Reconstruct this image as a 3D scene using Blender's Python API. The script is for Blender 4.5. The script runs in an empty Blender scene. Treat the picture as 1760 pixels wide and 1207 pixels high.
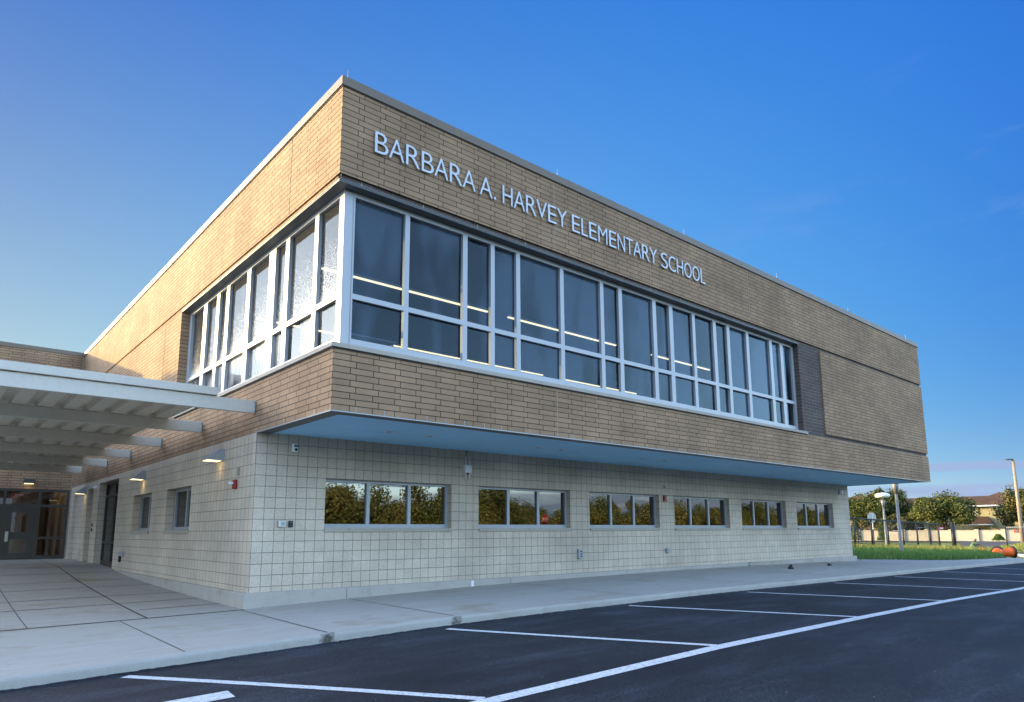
import bpy, bmesh, math, random
from mathutils import Vector, Matrix
random.seed(7)
R = math.radians
sc = bpy.context.scene
col = sc.collection

# ------------------------------------------------------------------ helpers
class MB:
    """collects faces and links them as ONE mesh object with metre-scaled UVs"""
    def __init__(s): s.v = []; s.f = []; s.m = []; s.sm = []
    def quad(s, *p, m=0, sm=False):
        n = len(s.v); s.v += [tuple(q) for q in p]; s.f.append(tuple(range(n, n+len(p)))); s.m.append(m); s.sm.append(sm)
    def box(s, x0, y0, z0, x1, y1, z1, m=0):
        n = len(s.v)
        s.v += [(x0,y0,z0),(x1,y0,z0),(x1,y1,z0),(x0,y1,z0),(x0,y0,z1),(x1,y0,z1),(x1,y1,z1),(x0,y1,z1)]
        for f in ((0,3,2,1),(4,5,6,7),(0,1,5,4),(1,2,6,5),(2,3,7,6),(3,0,4,7)):
            s.f.append(tuple(n+i for i in f)); s.m.append(m); s.sm.append(False)
    def prism(s, poly, z0, z1, m=0):
        """vertical prism over a CCW polygon [(x,y)]"""
        k = len(poly)
        for i in range(k):
            a, b = poly[i], poly[(i+1) % k]
            s.quad((a[0],a[1],z0),(b[0],b[1],z0),(b[0],b[1],z1),(a[0],a[1],z1), m=m)
        s.quad(*[(a[0],a[1],z1) for a in poly], m=m)
        s.quad(*[(a[0],a[1],z0) for a in reversed(poly)], m=m)
    def tube(s, pts, rad, n=10, m=0, caps=True, sm=True):
        """tube through pts with radius per point"""
        if not isinstance(rad, (list, tuple)): rad = [rad]*len(pts)
        pts = [Vector(p) for p in pts]; rings = []
        for i, p in enumerate(pts):
            d = (pts[min(i+1, len(pts)-1)] - pts[max(i-1, 0)]).normalized()
            a = d.orthogonal().normalized() if abs(d.z) < .95 else Vector((1,0,0)).cross(d).normalized()
            b = d.cross(a).normalized(); base = len(s.v)
            for k in range(n):
                t = 2*math.pi*k/n
                s.v.append(tuple(p + a*rad[i]*math.cos(t) + b*rad[i]*math.sin(t)))
            rings.append(base)
        for i in range(len(rings)-1):
            for k in range(n):
                s.f.append((rings[i]+k, rings[i]+(k+1)%n, rings[i+1]+(k+1)%n, rings[i+1]+k)); s.m.append(m); s.sm.append(sm)
        if caps:
            s.f.append(tuple(reversed(range(rings[0], rings[0]+n)))); s.m.append(m); s.sm.append(False)
            s.f.append(tuple(range(rings[-1], rings[-1]+n))); s.m.append(m); s.sm.append(False)
    def wall(s, P, u0, u1, z0, z1, holes=(), depth=0, m=0, mr=None):
        """P(u, z, d) -> point; a wall sheet with rectangular holes and reveals of the given depth"""
        us = sorted({u0, u1, *[h[0] for h in holes], *[h[1] for h in holes]}); us = [u for u in us if u0-1e-6 <= u <= u1+1e-6]
        zs = sorted({z0, z1, *[h[2] for h in holes], *[h[3] for h in holes]}); zs = [z for z in zs if z0-1e-6 <= z <= z1+1e-6]
        for a, b in zip(us, us[1:]):
            for c, e in zip(zs, zs[1:]):
                cu, cz = (a+b)/2, (c+e)/2
                if any(h[0] < cu < h[1] and h[2] < cz < h[3] for h in holes): continue
                s.quad(P(a,c,0), P(b,c,0), P(b,e,0), P(a,e,0), m=m)
        mr = m if mr is None else mr
        for h in holes:
            dd = h[4] if len(h) > 4 else depth
            if not dd: continue
            a, b, c, e = h[:4]
            if a > u0+1e-6: s.quad(P(a,c,0), P(a,e,0), P(a,e,dd), P(a,c,dd), m=mr)
            if b < u1-1e-6: s.quad(P(b,e,0), P(b,c,0), P(b,c,dd), P(b,e,dd), m=mr)
            if c > z0+1e-6: s.quad(P(a,c,0), P(a,c,dd), P(b,c,dd), P(b,c,0), m=mr)
            if e < z1-1e-6: s.quad(P(a,e,0), P(b,e,0), P(b,e,dd), P(a,e,dd), m=mr)
    def build(s, name, mats, parent=None, bevel=0):
        me = bpy.data.meshes.new(name); me.from_pydata(s.v, [], s.f)
        if not isinstance(mats, (list, tuple)): mats = [mats]
        for mt in mats: me.materials.append(mt)
        for p, mi, sm in zip(me.polygons, s.m, s.sm): p.material_index = mi; p.use_smooth = sm
        uv = me.uv_layers.new(name='UVMap').data
        for p in me.polygons:
            n = p.normal
            for li in p.loop_indices:
                c = me.vertices[me.loops[li].vertex_index].co
                if abs(n.z) > .7: uv[li].uv = (c.x, c.y)
                else:
                    l = math.hypot(n.x, n.y) or 1
                    uv[li].uv = (c.x*(-n.y/l) + c.y*(n.x/l), c.z)
        o = bpy.data.objects.new(name, me); col.objects.link(o)
        if parent: o.parent = parent
        if bevel:
            b = o.modifiers.new('bevel', 'BEVEL'); b.width = bevel; b.segments = 2; b.limit_method = 'ANGLE'
        return o

def tag(o, label=None, cat=None, group=None, kind=None):
    for k, v in (('label', label), ('category', cat), ('group', group), ('kind', kind)):
        if v: o[k] = v
    return o
def empty(name, loc=(0,0,0), label=None, cat=None, group=None, rz=0):
    o = bpy.data.objects.new(name, None); o.empty_display_size = .2; col.objects.link(o)
    o.location = loc; o.rotation_euler.z = rz
    return tag(o, label, cat, group)
def copy_tree(o, parent=None):
    c = o.copy(); col.objects.link(c); c.parent = parent
    for ch in [x for x in bpy.data.objects if x.parent == o]: copy_tree(ch, c)
    return c
def lerp_tab(t, x):
    if x <= t[0][0]: return t[0][1]
    for (a, b), (c, d) in zip(t, t[1:]):
        if x <= c: return b + (d-b)*(x-a)/(c-a)
    return t[-1][1]

# ------------------------------------------------------------------ materials
def mat(name, color=(.5,.5,.5), rough=.6, metal=0, spec=.5):
    m = bpy.data.materials.new(name); m.use_nodes = True
    b = m.node_tree.nodes['Principled BSDF']
    b.inputs['Base Color'].default_value = (*color, 1); b.inputs['Roughness'].default_value = rough
    b.inputs['Metallic'].default_value = metal; b.inputs['Specular IOR Level'].default_value = spec
    return m
class NT:
    def __init__(s, m): s.t = m.node_tree; s.n = s.t.nodes; s.b = s.n['Principled BSDF']
    def new(s, typ, **k):
        n = s.n.new(typ)
        for a, v in k.items(): setattr(n, a, v)
        return n
    def link(s, a, b): s.t.links.new(a, b)
    def noise(s, scale, detail=4, vec=None, rough=.6):
        n = s.new('ShaderNodeTexNoise'); n.inputs['Scale'].default_value = scale; n.inputs['Detail'].default_value = detail
        n.inputs['Roughness'].default_value = rough
        if vec: s.link(vec, n.inputs['Vector'])
        return n.outputs['Fac']
    def ramp(s, fac, a, b, ca=(0,0,0), cb=(1,1,1)):
        r = s.new('ShaderNodeValToRGB'); e = r.color_ramp.elements
        e[0].position = a; e[1].position = b; e[0].color = (*ca, 1); e[1].color = (*cb, 1)
        s.link(fac, r.inputs['Fac']); return r.outputs['Color']
    def mix(s, fac, a, b, typ='MIX'):
        n = s.new('ShaderNodeMix'); n.data_type = 'RGBA'; n.blend_type = typ
        for sock, v in ((n.inputs['Factor'], fac), (n.inputs['A'], a), (n.inputs['B'], b)):
            if isinstance(v, (int, float)): sock.default_value = v
            elif isinstance(v, tuple): sock.default_value = (*v, 1)
            else: s.link(v, sock)
        return n.outputs['Result']
    def math(s, op, a, b=0):
        n = s.new('ShaderNodeMath', operation=op)
        for i, v in enumerate((a, b)):
            if isinstance(v, (int, float)): n.inputs[i].default_value = v
            else: s.link(v, n.inputs[i])
        return n.outputs[0]
    def bump(s, h, strength=.3, dist=.01):
        b = s.new('ShaderNodeBump'); b.inputs['Strength'].default_value = strength; b.inputs['Distance'].default_value = dist
        s.link(h, b.inputs['Height']); s.link(b.outputs['Normal'], s.b.inputs['Normal'])
    def obj(s): return s.new('ShaderNodeTexCoord').outputs['Object']
    def uv(s): return s.new('ShaderNodeTexCoord').outputs['UV']

def masonry(name, c1, c2, mortar, bw, rh, msize, offset, freq=2, z0=0., u0=0., speck=.25, rough=.85, bump=.5, stain=.12):
    m = mat(name, c1, rough, 0, .25); t = NT(m); uv = t.uv()
    mp = t.new('ShaderNodeMapping'); mp.inputs['Location'].default_value = (u0, -z0, 0); t.link(uv, mp.inputs['Vector'])
    b = t.new('ShaderNodeTexBrick'); b.offset = offset; b.offset_frequency = freq; b.squash = 1
    for k, v in (('Scale', 1), ('Mortar Size', msize), ('Mortar Smooth', .15), ('Bias', 0), ('Brick Width', bw), ('Row Height', rh)): b.inputs[k].default_value = v
    b.inputs['Color1'].default_value = (*c1, 1); b.inputs['Color2'].default_value = (*c2, 1); b.inputs['Mortar'].default_value = (*mortar, 1)
    t.link(mp.outputs[0], b.inputs['Vector'])
    o = t.obj()
    fine = t.ramp(t.noise(90, 3, o, .7), .38, .62, (1-speck,)*3, (1+speck*.6,)*3)
    big = t.ramp(t.noise(.55, 5, o, .65), .35, .7, (1-stain*1.3,)*3, (1+stain*.6,)*3)
    c = t.mix(1, t.mix(1, b.outputs['Color'], fine, 'MULTIPLY'), big, 'MULTIPLY')
    t.link(c, t.b.inputs['Base Color'])
    h = t.math('SUBTRACT', t.math('MULTIPLY', t.noise(60, 3, o), .25), b.outputs['Fac'])
    t.bump(h, bump, .006)
    return m

M = {}
M['brick'] = masonry('tan_brick', (.40,.258,.155), (.325,.207,.125), (.045,.030,.020), .4064, .1016, .0070, .25, 2, 3.19, .0, .22, stain=.2)
M['dark_brick'] = masonry('dark_brick', (.112,.085,.075), (.078,.062,.058), (.25,.215,.18), .4064, .1016, .0045, .5, 2, 3.19, 0, .15)
M['block'] = masonry('split_face_block', (.67,.565,.45), (.62,.522,.417), (.29,.25,.205), .2032, .2032, .0058, 0, 2, .366, -.015, .34, .9, .8, .17)
M['block_plain'] = masonry('split_face_block_reveal', (.52,.485,.425), (.49,.455,.40), (.22,.205,.18), .4064, .2032, .0062, 0, 2, .366, 0, .3, .9, .8, .06)

def speckled(name, c, rough=.7, scale=40, amt=.15, big=.1, bscale=1.2, metal=0, bump=0, spec=.4):
    m = mat(name, c, rough, metal, spec); t = NT(m); o = t.obj()
    f = t.ramp(t.noise(scale, 4, o), .35, .65, (1-amt,)*3, (1+amt*.5,)*3)
    g = t.ramp(t.noise(bscale, 5, o), .35, .7, (1-big,)*3, (1+big*.5,)*3)
    t.link(t.mix(1, t.mix(1, c, f, 'MULTIPLY'), g, 'MULTIPLY'), t.b.inputs['Base Color'])
    if bump: t.bump(t.noise(scale, 4, o), bump, .004)
    return m
M['coping'] = masonry('coping_metal', (.175,.135,.10), (.165,.13,.10), (.08,.07,.06), 3.05, 50, .004, 0, 2, 0, .8, .02, .45, .1, .04)
M['stone'] = masonry('precast_sill', (.42,.38,.32), (.40,.365,.31), (.15,.13,.11), 2.44, 50, .004, 0, 2, 0, .5, .12, .8, .15, .08)
M['trim'] = speckled('dark_trim_metal', (.12,.125,.13), .45, 30, .05, .05, metal=.3)
M['alu'] = speckled('white_aluminium', (.37,.385,.41), .38, 30, .03, .05, metal=.1)
M['bronze'] = speckled('dark_bronze_frame', (.07,.066,.06), .4, 30, .08, .05, metal=.3)
M['soffit'] = masonry('blue_soffit_panel', (.39,.72,.98), (.38,.70,.96), (.24,.46,.66), 2.44, 1.37, .006, 0, 2, .32, .3, .05, .6, .15, .06)
M['white_steel'] = speckled('white_painted_steel', (.61,.575,.51), .45, 14, .04, .05, .8)
M['deck'] = speckled('canopy_deck', (.70,.62,.50), .5, 14, .05, .06, .8)
M['grey_plastic'] = speckled('grey_plastic', (.33,.34,.36), .5, 50, .06, .05)
M['black'] = speckled('black_plastic', (.015,.015,.017), .45, 50, .1, .05)
M['white'] = speckled('white_plastic', (.75,.76,.78), .4, 50, .04, .04)
M['red'] = speckled('red_plastic', (.30,.02,.015), .4, 50, .08, .06)
M['steel'] = speckled('brushed_steel', (.5,.5,.5), .35, 60, .08, .05, metal=.8)
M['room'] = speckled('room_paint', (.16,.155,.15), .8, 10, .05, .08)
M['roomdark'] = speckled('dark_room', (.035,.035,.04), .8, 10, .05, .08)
M['lobby'] = speckled('lobby_panelling', (.22,.15,.09), .6, 3, .2, .1)
M['letter'] = speckled('white_letter_metal', (.50,.53,.58), .35, 50, .03, .02, metal=.1)
M['joint'] = speckled('sealant', (.33,.27,.20), .8, 60, .1, .05)
M['joint_dark'] = speckled('dark_sealant', (.06,.05,.045), .8, 60, .1, .05)

def emis(name, c, s):
    m = mat(name, (.1,.1,.1), .5); b = m.node_tree.nodes['Principled BSDF']
    b.inputs['Emission Color'].default_value = (*c, 1); b.inputs['Emission Strength'].default_value = s
    return m
M['lamp'] = emis('lit_lens', (1,.82,.42), .35)
M['tube'] = emis('lit_tube', (1,.84,.50), .42)
M['panel_light'] = emis('lit_ceiling_panel', (1,.82,.5), 1.3)
M['exit'] = emis('exit_letters', (1,.04,.03), .035)

def glass(name, tint, refl, rough=0.0, fog=None, wob=.0, fres=.8, gcol=(.92,.95,1)):
    """coated glazing: mirror reflection over tinted see-through, optional condensation film"""
    m = bpy.data.materials.new(name); m.use_nodes = True; t = m.node_tree; n = t.nodes
    n.remove(n['Principled BSDF']); out = n['Material Output']
    tr = n.new('ShaderNodeBsdfTransparent'); tr.inputs['Color'].default_value = (*tint, 1)
    gl = n.new('ShaderNodeBsdfGlossy'); gl.inputs['Roughness'].default_value = rough; gl.inputs['Color'].default_value = (*gcol,1)
    lw = n.new('ShaderNodeLayerWeight'); lw.inputs['Blend'].default_value = .22
    ad = n.new('ShaderNodeMath'); ad.operation = 'MULTIPLY_ADD'; ad.inputs[1].default_value = fres; ad.inputs[2].default_value = refl; ad.use_clamp = True
    t.links.new(lw.outputs['Fresnel'], ad.inputs[0])
    mx = n.new('ShaderNodeMixShader'); t.links.new(ad.outputs[0], mx.inputs[0]); t.links.new(tr.outputs[0], mx.inputs[1]); t.links.new(gl.outputs[0], mx.inputs[2])
    if wob:
        tc = n.new('ShaderNodeTexCoord'); no = n.new('ShaderNodeTexNoise'); no.inputs['Scale'].default_value = 1.6; no.inputs['Detail'].default_value = 1
        bp = n.new('ShaderNodeBump'); bp.inputs['Strength'].default_value = wob; bp.inputs['Distance'].default_value = .02
        t.links.new(tc.outputs['Object'], no.inputs['Vector']); t.links.new(no.outputs['Fac'], bp.inputs['Height']); t.links.new(bp.outputs['Normal'], gl.inputs['Normal'])
    last = mx
    if fog:
        last = fog(t, n, mx)
    t.links.new(last.outputs[0], out.inputs['Surface'])
    return m
def nd(t, n, typ, **k):
    x = n.new(typ)
    for a, v in k.items():
        if a[0] == '_': x.inputs[a[1:].replace('_', ' ')].default_value = v
        else: setattr(x, a, v)
    return x
def fog_front(t, n, base):
    # thin dew film with clear arched drips wiped out of it
    tc = n.new('ShaderNodeTexCoord')
    mp = n.new('ShaderNodeMapping'); mp.inputs['Scale'].default_value = (.9, .9, .33); t.links.new(tc.outputs['Object'], mp.inputs['Vector'])
    a = nd(t, n, 'ShaderNodeTexNoise', _Scale=1.0, _Detail=2.0); t.links.new(mp.outputs[0], a.inputs['Vector'])
    mp2 = n.new('ShaderNodeMapping'); mp2.inputs['Scale'].default_value = (14, 14, .5); t.links.new(tc.outputs['Object'], mp2.inputs['Vector'])
    b = nd(t, n, 'ShaderNodeTexNoise', _Scale=1.0, _Detail=3.0); t.links.new(mp2.outputs[0], b.inputs['Vector'])
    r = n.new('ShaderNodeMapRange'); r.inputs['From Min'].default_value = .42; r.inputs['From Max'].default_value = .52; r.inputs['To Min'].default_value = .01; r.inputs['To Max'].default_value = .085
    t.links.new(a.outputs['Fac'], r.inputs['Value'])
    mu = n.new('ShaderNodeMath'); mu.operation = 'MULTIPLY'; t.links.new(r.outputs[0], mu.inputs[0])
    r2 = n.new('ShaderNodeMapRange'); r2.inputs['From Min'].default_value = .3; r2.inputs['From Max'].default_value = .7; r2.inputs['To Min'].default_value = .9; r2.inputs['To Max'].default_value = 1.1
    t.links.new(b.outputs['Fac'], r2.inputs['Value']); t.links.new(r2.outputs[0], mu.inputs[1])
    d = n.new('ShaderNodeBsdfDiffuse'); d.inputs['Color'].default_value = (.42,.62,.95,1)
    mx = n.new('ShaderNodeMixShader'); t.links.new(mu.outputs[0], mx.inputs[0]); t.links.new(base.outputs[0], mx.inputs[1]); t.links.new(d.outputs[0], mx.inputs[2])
    return mx
def fog_side(t, n, base):
    # heavy dew: droplets above, running together into a wet sheet towards the transom
    tc = n.new('ShaderNodeTexCoord')
    sep = n.new('ShaderNodeSeparateXYZ'); t.links.new(tc.outputs['Object'], sep.inputs[0])
    hz = n.new('ShaderNodeMapRange'); hz.inputs['From Min'].default_value = 6.6; hz.inputs['From Max'].default_value = 5.25; t.links.new(sep.outputs['Z'], hz.inputs['Value'])
    mp = n.new('ShaderNodeMapping'); mp.inputs['Scale'].default_value = (1.3, 1.3, .55); t.links.new(tc.outputs['Object'], mp.inputs['Vector'])
    a = nd(t, n, 'ShaderNodeTexNoise', _Scale=1.0, _Detail=3.0); t.links.new(mp.outputs[0], a.inputs['Vector'])
    dr = nd(t, n, 'ShaderNodeTexNoise', _Scale=85.0, _Detail=1.0)
    mp3 = n.new('ShaderNodeMapping'); mp3.inputs['Scale'].default_value = (1, 1, .6); t.links.new(tc.outputs['Object'], mp3.inputs['Vector']); t.links.new(mp3.outputs[0], dr.inputs['Vector'])
    s1 = n.new('ShaderNodeMath'); s1.operation = 'MULTIPLY_ADD'; s1.inputs[1].default_value = .9; t.links.new(a.outputs['Fac'], s1.inputs[0])
    lo = n.new('ShaderNodeMapRange'); lo.inputs['From Min'].default_value = 5.19; lo.inputs['From Max'].default_value = 5.12; lo.inputs['To Max'].default_value = .12; t.links.new(sep.outputs['Z'], lo.inputs['Value'])
    sb = n.new('ShaderNodeMath'); sb.operation = 'SUBTRACT'; t.links.new(hz.outputs[0], sb.inputs[0]); t.links.new(lo.outputs[0], sb.inputs[1]); t.links.new(sb.outputs[0], s1.inputs[2])
    def M2(op, a_, b_):
        x = n.new('ShaderNodeMath'); x.operation = op
        for i, v in enumerate((a_, b_)):
            if isinstance(v, (int, float)): x.inputs[i].default_value = v
            else: t.links.new(v, x.inputs[i])
        return x.outputs[0]
    def SS(v, lo_, hi_):
        x = n.new('ShaderNodeMapRange'); x.interpolation_type = 'SMOOTHSTEP'; x.inputs['From Min'].default_value = lo_; x.inputs['From Max'].default_value = hi_
        t.links.new(v, x.inputs['Value']); return x.outputs[0]
    dens = M2('SUBTRACT', s1.outputs[0], .45)
    drops = M2('MULTIPLY', SS(M2('ADD', dr.outputs['Fac'], M2('MULTIPLY', dens, .25)), .69, .79), SS(sep.outputs['Z'], 5.12, 5.19))
    sheet = SS(dens, .78, 1.12)
    r = n.new('ShaderNodeMath'); r.operation = 'MULTIPLY_ADD'; r.inputs[1].default_value = .62; r.inputs[2].default_value = .035
    t.links.new(M2('MAXIMUM', M2('MULTIPLY', drops, .6), sheet), r.inputs[0])
    d = n.new('ShaderNodeBsdfDiffuse'); d.inputs['Color'].default_value = (.9,.88,.85,1)
    mx = n.new('ShaderNodeMixShader'); t.links.new(r.outputs[0], mx.inputs[0]); t.links.new(base.outputs[0], mx.inputs[1]); t.links.new(d.outputs[0], mx.inputs[2])
    return mx
M['glass_front'] = glass('dewy_front_glass', (.42,.46,.50), .0, 0, fog_front, .0, 1.3, (.66,.88,1))
M['glass_side'] = glass('dewy_side_glass', (.50,.52,.55), .0, 0, fog_side, .0, .5, (.62,.78,1))
M['glass_low'] = glass('lower_window_glass', (.35,.37,.36), .18, 0, None, .03, .6)
M['glass_door'] = glass('door_glass', (.55,.53,.5), .10, 0)

def concrete(name, c, stains=()):
    m = mat(name, c, .85, 0, .3); t = NT(m); o = t.obj()
    mp = t.new('ShaderNodeMapping'); mp.inputs['Scale'].default_value = (.7, 3.5, 1); mp.inputs['Rotation'].default_value = (0,0,.1); t.link(o, mp.inputs['Vector'])
    a = t.ramp(t.noise(1.1, 6, mp.outputs[0], .7), .3, .72, (.88,.875,.86), (1.06,1.06,1.06))
    b = t.ramp(t.noise(55, 4, o, .7), .3, .7, (.9,.9,.9), (1.06,1.06,1.06))
    s = t.mix(1, t.ramp(t.noise(.6, 5, o, .65), .56, .70, (1,1,1), (.84,.76,.64)), t.ramp(t.noise(2.3, 5, o, .7), .58, .72, (1,1,1), (.86,.84,.80)), 'MULTIPLY')
    cc = t.mix(1, t.mix(1, t.mix(1, c, a, 'MULTIPLY'), b, 'MULTIPLY'), s, 'MULTIPLY')
    for (p, r) in stains:
        d = t.new('ShaderNodeVectorMath', operation='DISTANCE'); t.link(o, d.inputs[0]); d.inputs[1].default_value = p
        f = t.math('ADD', t.math('DIVIDE', d.outputs['Value'], r), t.math('MULTIPLY', t.math('SUBTRACT', t.noise(14, 5, o), .5), 2.4))
        cc = t.mix(t.ramp(f, .3, 1.1), (.08,.075,.06), cc)
    t.link(cc, t.b.inputs['Base Color'])
    t.bump(t.noise(70, 4, o), .25, .003)
    return m
M['concrete'] = concrete('pavement_concrete', (.375,.36,.33), (((-.55,-1.33,.02),.14), ((1.45,-1.33,.05),.12)))
M['plinth'] = concrete('plinth_concrete', (.43,.40,.36))
M['kerb_white'] = concrete('pale_kerb', (.62,.60,.56))
def asphalt():
    m = mat('fresh_asphalt', (.02,.02,.022), .75, 0, .25); t = NT(m); o = t.obj()
    a = t.ramp(t.noise(.3, 7, o, .65), .32, .68, (.6,.6,.61), (1.75,1.72,1.7))
    b = t.mix(1, t.ramp(t.noise(130, 3, o, .8), .3, .7, (.5,.5,.5), (1.55,1.55,1.55)), t.ramp(t.noise(42, 3, o, .85), .40, .62, (.42,.42,.42), (1.75,1.75,1.75)), 'MULTIPLY')
    mp = t.new('ShaderNodeMapping'); mp.inputs['Scale'].default_value = (.5, 2.2, 1); mp.inputs['Rotation'].default_value = (0,0,-.35); t.link(o, mp.inputs['Vector'])
    s = t.ramp(t.noise(.8, 5, mp.outputs[0], .65), .48, .72, (1,1,1), (2.3,2.25,2.25))
    v = t.new('ShaderNodeTexVoronoi'); v.inputs['Scale'].default_value = 7; t.link(o, v.inputs['Vector'])
    sp = t.ramp(v.outputs['Distance'], .035, .06, (1,1,1), (0,0,0))
    r3 = t.math('GREATER_THAN', v.outputs['Color'], .6)
    c = t.mix(1, t.mix(1, t.mix(1, (.0125,.0150,.0205), a, 'MULTIPLY'), b, 'MULTIPLY'), s, 'MULTIPLY')
    c = t.mix(t.math('MULTIPLY', sp, r3), c, (.35,.34,.33))
    t.link(c, t.b.inputs['Base Color'])
    rr = t.ramp(t.noise(.6, 4, o), .35, .7, (.62,)*3, (.85,)*3); t.link(rr, t.b.inputs['Roughness'])
    t.bump(t.noise(110, 4, o, .85), .9, .006)
    return m
M['asphalt'] = asphalt()
M['road'] = speckled('old_asphalt', (.06,.055,.058), .8, 30, .2, .25, .3)
def paint():
    m = mat('white_road_paint', (.78,.79,.80), .6); t = NT(m); o = t.obj()
    w = t.ramp(t.noise(30, 6, o, .8), .36, .50, (.20,.20,.21), (.60,.62,.66))
    t.link(w, t.b.inputs['Base Color']); return m
M['paint'] = paint()
M['lawn'] = speckled('lawn_soil', (.035,.075,.015), .9, 6, .35, .3, .25)
M['ground'] = speckled('ground_grass', (.14,.17,.035), .9, 3, .3, .3, .05)
def leafy(name, c1, c2, sc_=.8):
    m = mat(name, c1, .65, 0, .3); t = NT(m)
    oi = t.new('ShaderNodeNewGeometry'); o = t.obj()
    f = t.ramp(t.noise(sc_, 3, o), .35, .65)
    c = t.mix(f, c1, c2)
    v = t.ramp(oi.outputs['Random Per Island'], 0, 1, (.6,.6,.6), (1.4,1.4,1.3))
    c = t.mix(1, c, v, 'MULTIPLY'); t.link(c, t.b.inputs['Base Color'])
    tr = t.new('ShaderNodeBsdfTranslucent'); t.link(c, tr.inputs['Color'])
    mx = t.new('ShaderNodeMixShader'); mx.inputs[0].default_value = .25
    out = t.n['Material Output']; t.link(t.b.outputs[0], mx.inputs[1]); t.link(tr.outputs[0], mx.inputs[2]); t.link(mx.outputs[0], out.inputs['Surface'])
    return m
M['leaf'] = leafy('oak_leaf', (.055,.078,.018), (.105,.105,.022))
M['leaf2'] = leafy('olive_leaf', (.065,.07,.02), (.12,.10,.028))
M['leaf_bright'] = leafy('shrub_leaf', (.06,.12,.02), (.10,.14,.03))
M['grassblade'] = leafy('grass_blade', (.105,.215,.05), (.15,.25,.06), .5)
M['drygrass'] = leafy('weedy_grass', (.20,.25,.04), (.32,.28,.08), .5)
M['bark'] = speckled('bark', (.10,.08,.06), .9, 12, .3, .2)
M['cream_wall'] = speckled('cream_precast', (.44,.375,.29), .85, 12, .08, .1, .3)
M['house_wall'] = speckled('yellow_stucco', (.42,.36,.20), .85, 20, .06, .06, .3)
M['house_trim'] = speckled('white_trim', (.7,.72,.74), .6, 20, .04, .04)
M['shingle'] = masonry('brown_shingles', (.115,.062,.040), (.085,.048,.034), (.04,.025,.02), .35, .14, .012, .5, 2, 0, 0, .3, .95, .3, .2)
M['house_glass'] = glass('house_glass', (.1,.12,.13), .25)
M['fence'] = speckled('black_fence_steel', (.018,.018,.02), .5, 50, .1, .1)
M['galv'] = speckled('galvanised_steel', (.38,.38,.38), .5, 40, .1, .08, metal=.4)
M['lamp_grey'] = speckled('grey_lamp_paint', (.20,.195,.195), .45, 40, .05, .06, metal=.2)
M['lamp_white'] = speckled('white_lamp_bowl', (.85,.80,.76), .4, 40, .03, .03)
M['wood'] = speckled('concrete_pole', (.28,.22,.165), .85, 14, .15, .1)
M['orange'] = speckled('orange_plastic', (.85,.13,.015), .45, 20, .08, .08)
M['rubber'] = speckled('black_rubber', (.025,.025,.027), .8, 30, .15, .1)
M['skin'] = speckled('brown_skin', (.14,.075,.05), .55, 20, .06, .05)
M['shirt'] = speckled('green_shirt', (.14,.30,.13), .85, 25, .08, .08)
M['trousers'] = speckled('dark_trousers', (.07,.075,.10), .85, 25, .1, .08)
M['cap'] = speckled('pale_cap', (.42,.36,.30), .8, 25, .06, .06)
M['leaf_sun'] = leafy('sunlit_leaf', (.13,.13,.04), (.19,.165,.055))  # leaf colour raised towards golden sunlight for the mirrored trees
M['leaf_sun2'] = leafy('dull_leaf', (.085,.105,.03), (.13,.13,.04))
M['leafdark'] = leafy('hedge_leaf', (.045,.055,.015), (.09,.075,.02))

# ------------------------------------------------------------------ ground heights
CURB = [(-40,-.10),(-8,-.06),(-3.9,-.017),(-2.25,.027),(.97,.115),(3.5,.14),(8,.15),(12.6,.127),(20,.09),(26,.05),(31.9,.0),(36,-.06),(60,-.5)]
BASE = [(-40,-.02),(-2,-.01),(-.15,-.003),(1.7,.046),(5.3,.125),(8,.15),(13,.175),(16.5,.157),(21.5,.12),(25.4,.06),(32,.0),(60,-.4)]
LINE = [(-40,-.22),(-8,-.14),(-.8,-.063),(2.65,.002),(6.5,.009),(10.2,0),(14.5,-.05),(20,-.10),(30,-.22),(60,-.5)]
RAMP = [(2.95,-.005),(5,.015),(7.8,.067),(11.2,.16),(14.4,.30),(16,.35),(23.2,.372),(30,.372)]
YC = -1.29
def h_walk(x, y):
    if y <= 2.95:
        t = (y-YC)/(2.95-YC); return lerp_tab(CURB, x)*(1-t) + lerp_tab(BASE, x)*t
    if x < -.05: 
        b = h_walk(x, 2.95); k = min(1, (y-2.95)/4); r = lerp_tab(RAMP, y)
        return (b + (r+.005))*(1-k) + r*k if k < 1 else r
    return lerp_tab(BASE, x)
def h_lot(x, y):
    a, b = lerp_tab(CURB, x) - .125, lerp_tab(LINE, x)
    t = (YC-y)/(YC+4.9); t = max(-.2, t)
    if t <= 1: return a*(1-t) + b*t
    return b - .012*min(y*-1-4.9, 40)

# ------------------------------------------------------------------ setting
g = MB()
def hg(x, y):
    if y < -60: return -1.2
    return lerp_tab([(20,-.9),(28,-.7),(45,-.52),(66,-.56),(110,-.6)], x)
xs = [-2500,-600,-120,-40,20,28,45,66,110,160,300,700,2500]; ys = [-2500,-600,-150,-60,-40,0,12,40,80,150,400,2500]
for a, b in zip(xs, xs[1:]):
    for c, d in zip(ys, ys[1:]):
        g.quad((a,c,hg(a,c)),(b,c,hg(b,c)),(b,d,hg(b,d)),(a,d,hg(a,d)))
tag(g.build('ground', M['ground']), kind='structure')

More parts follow.
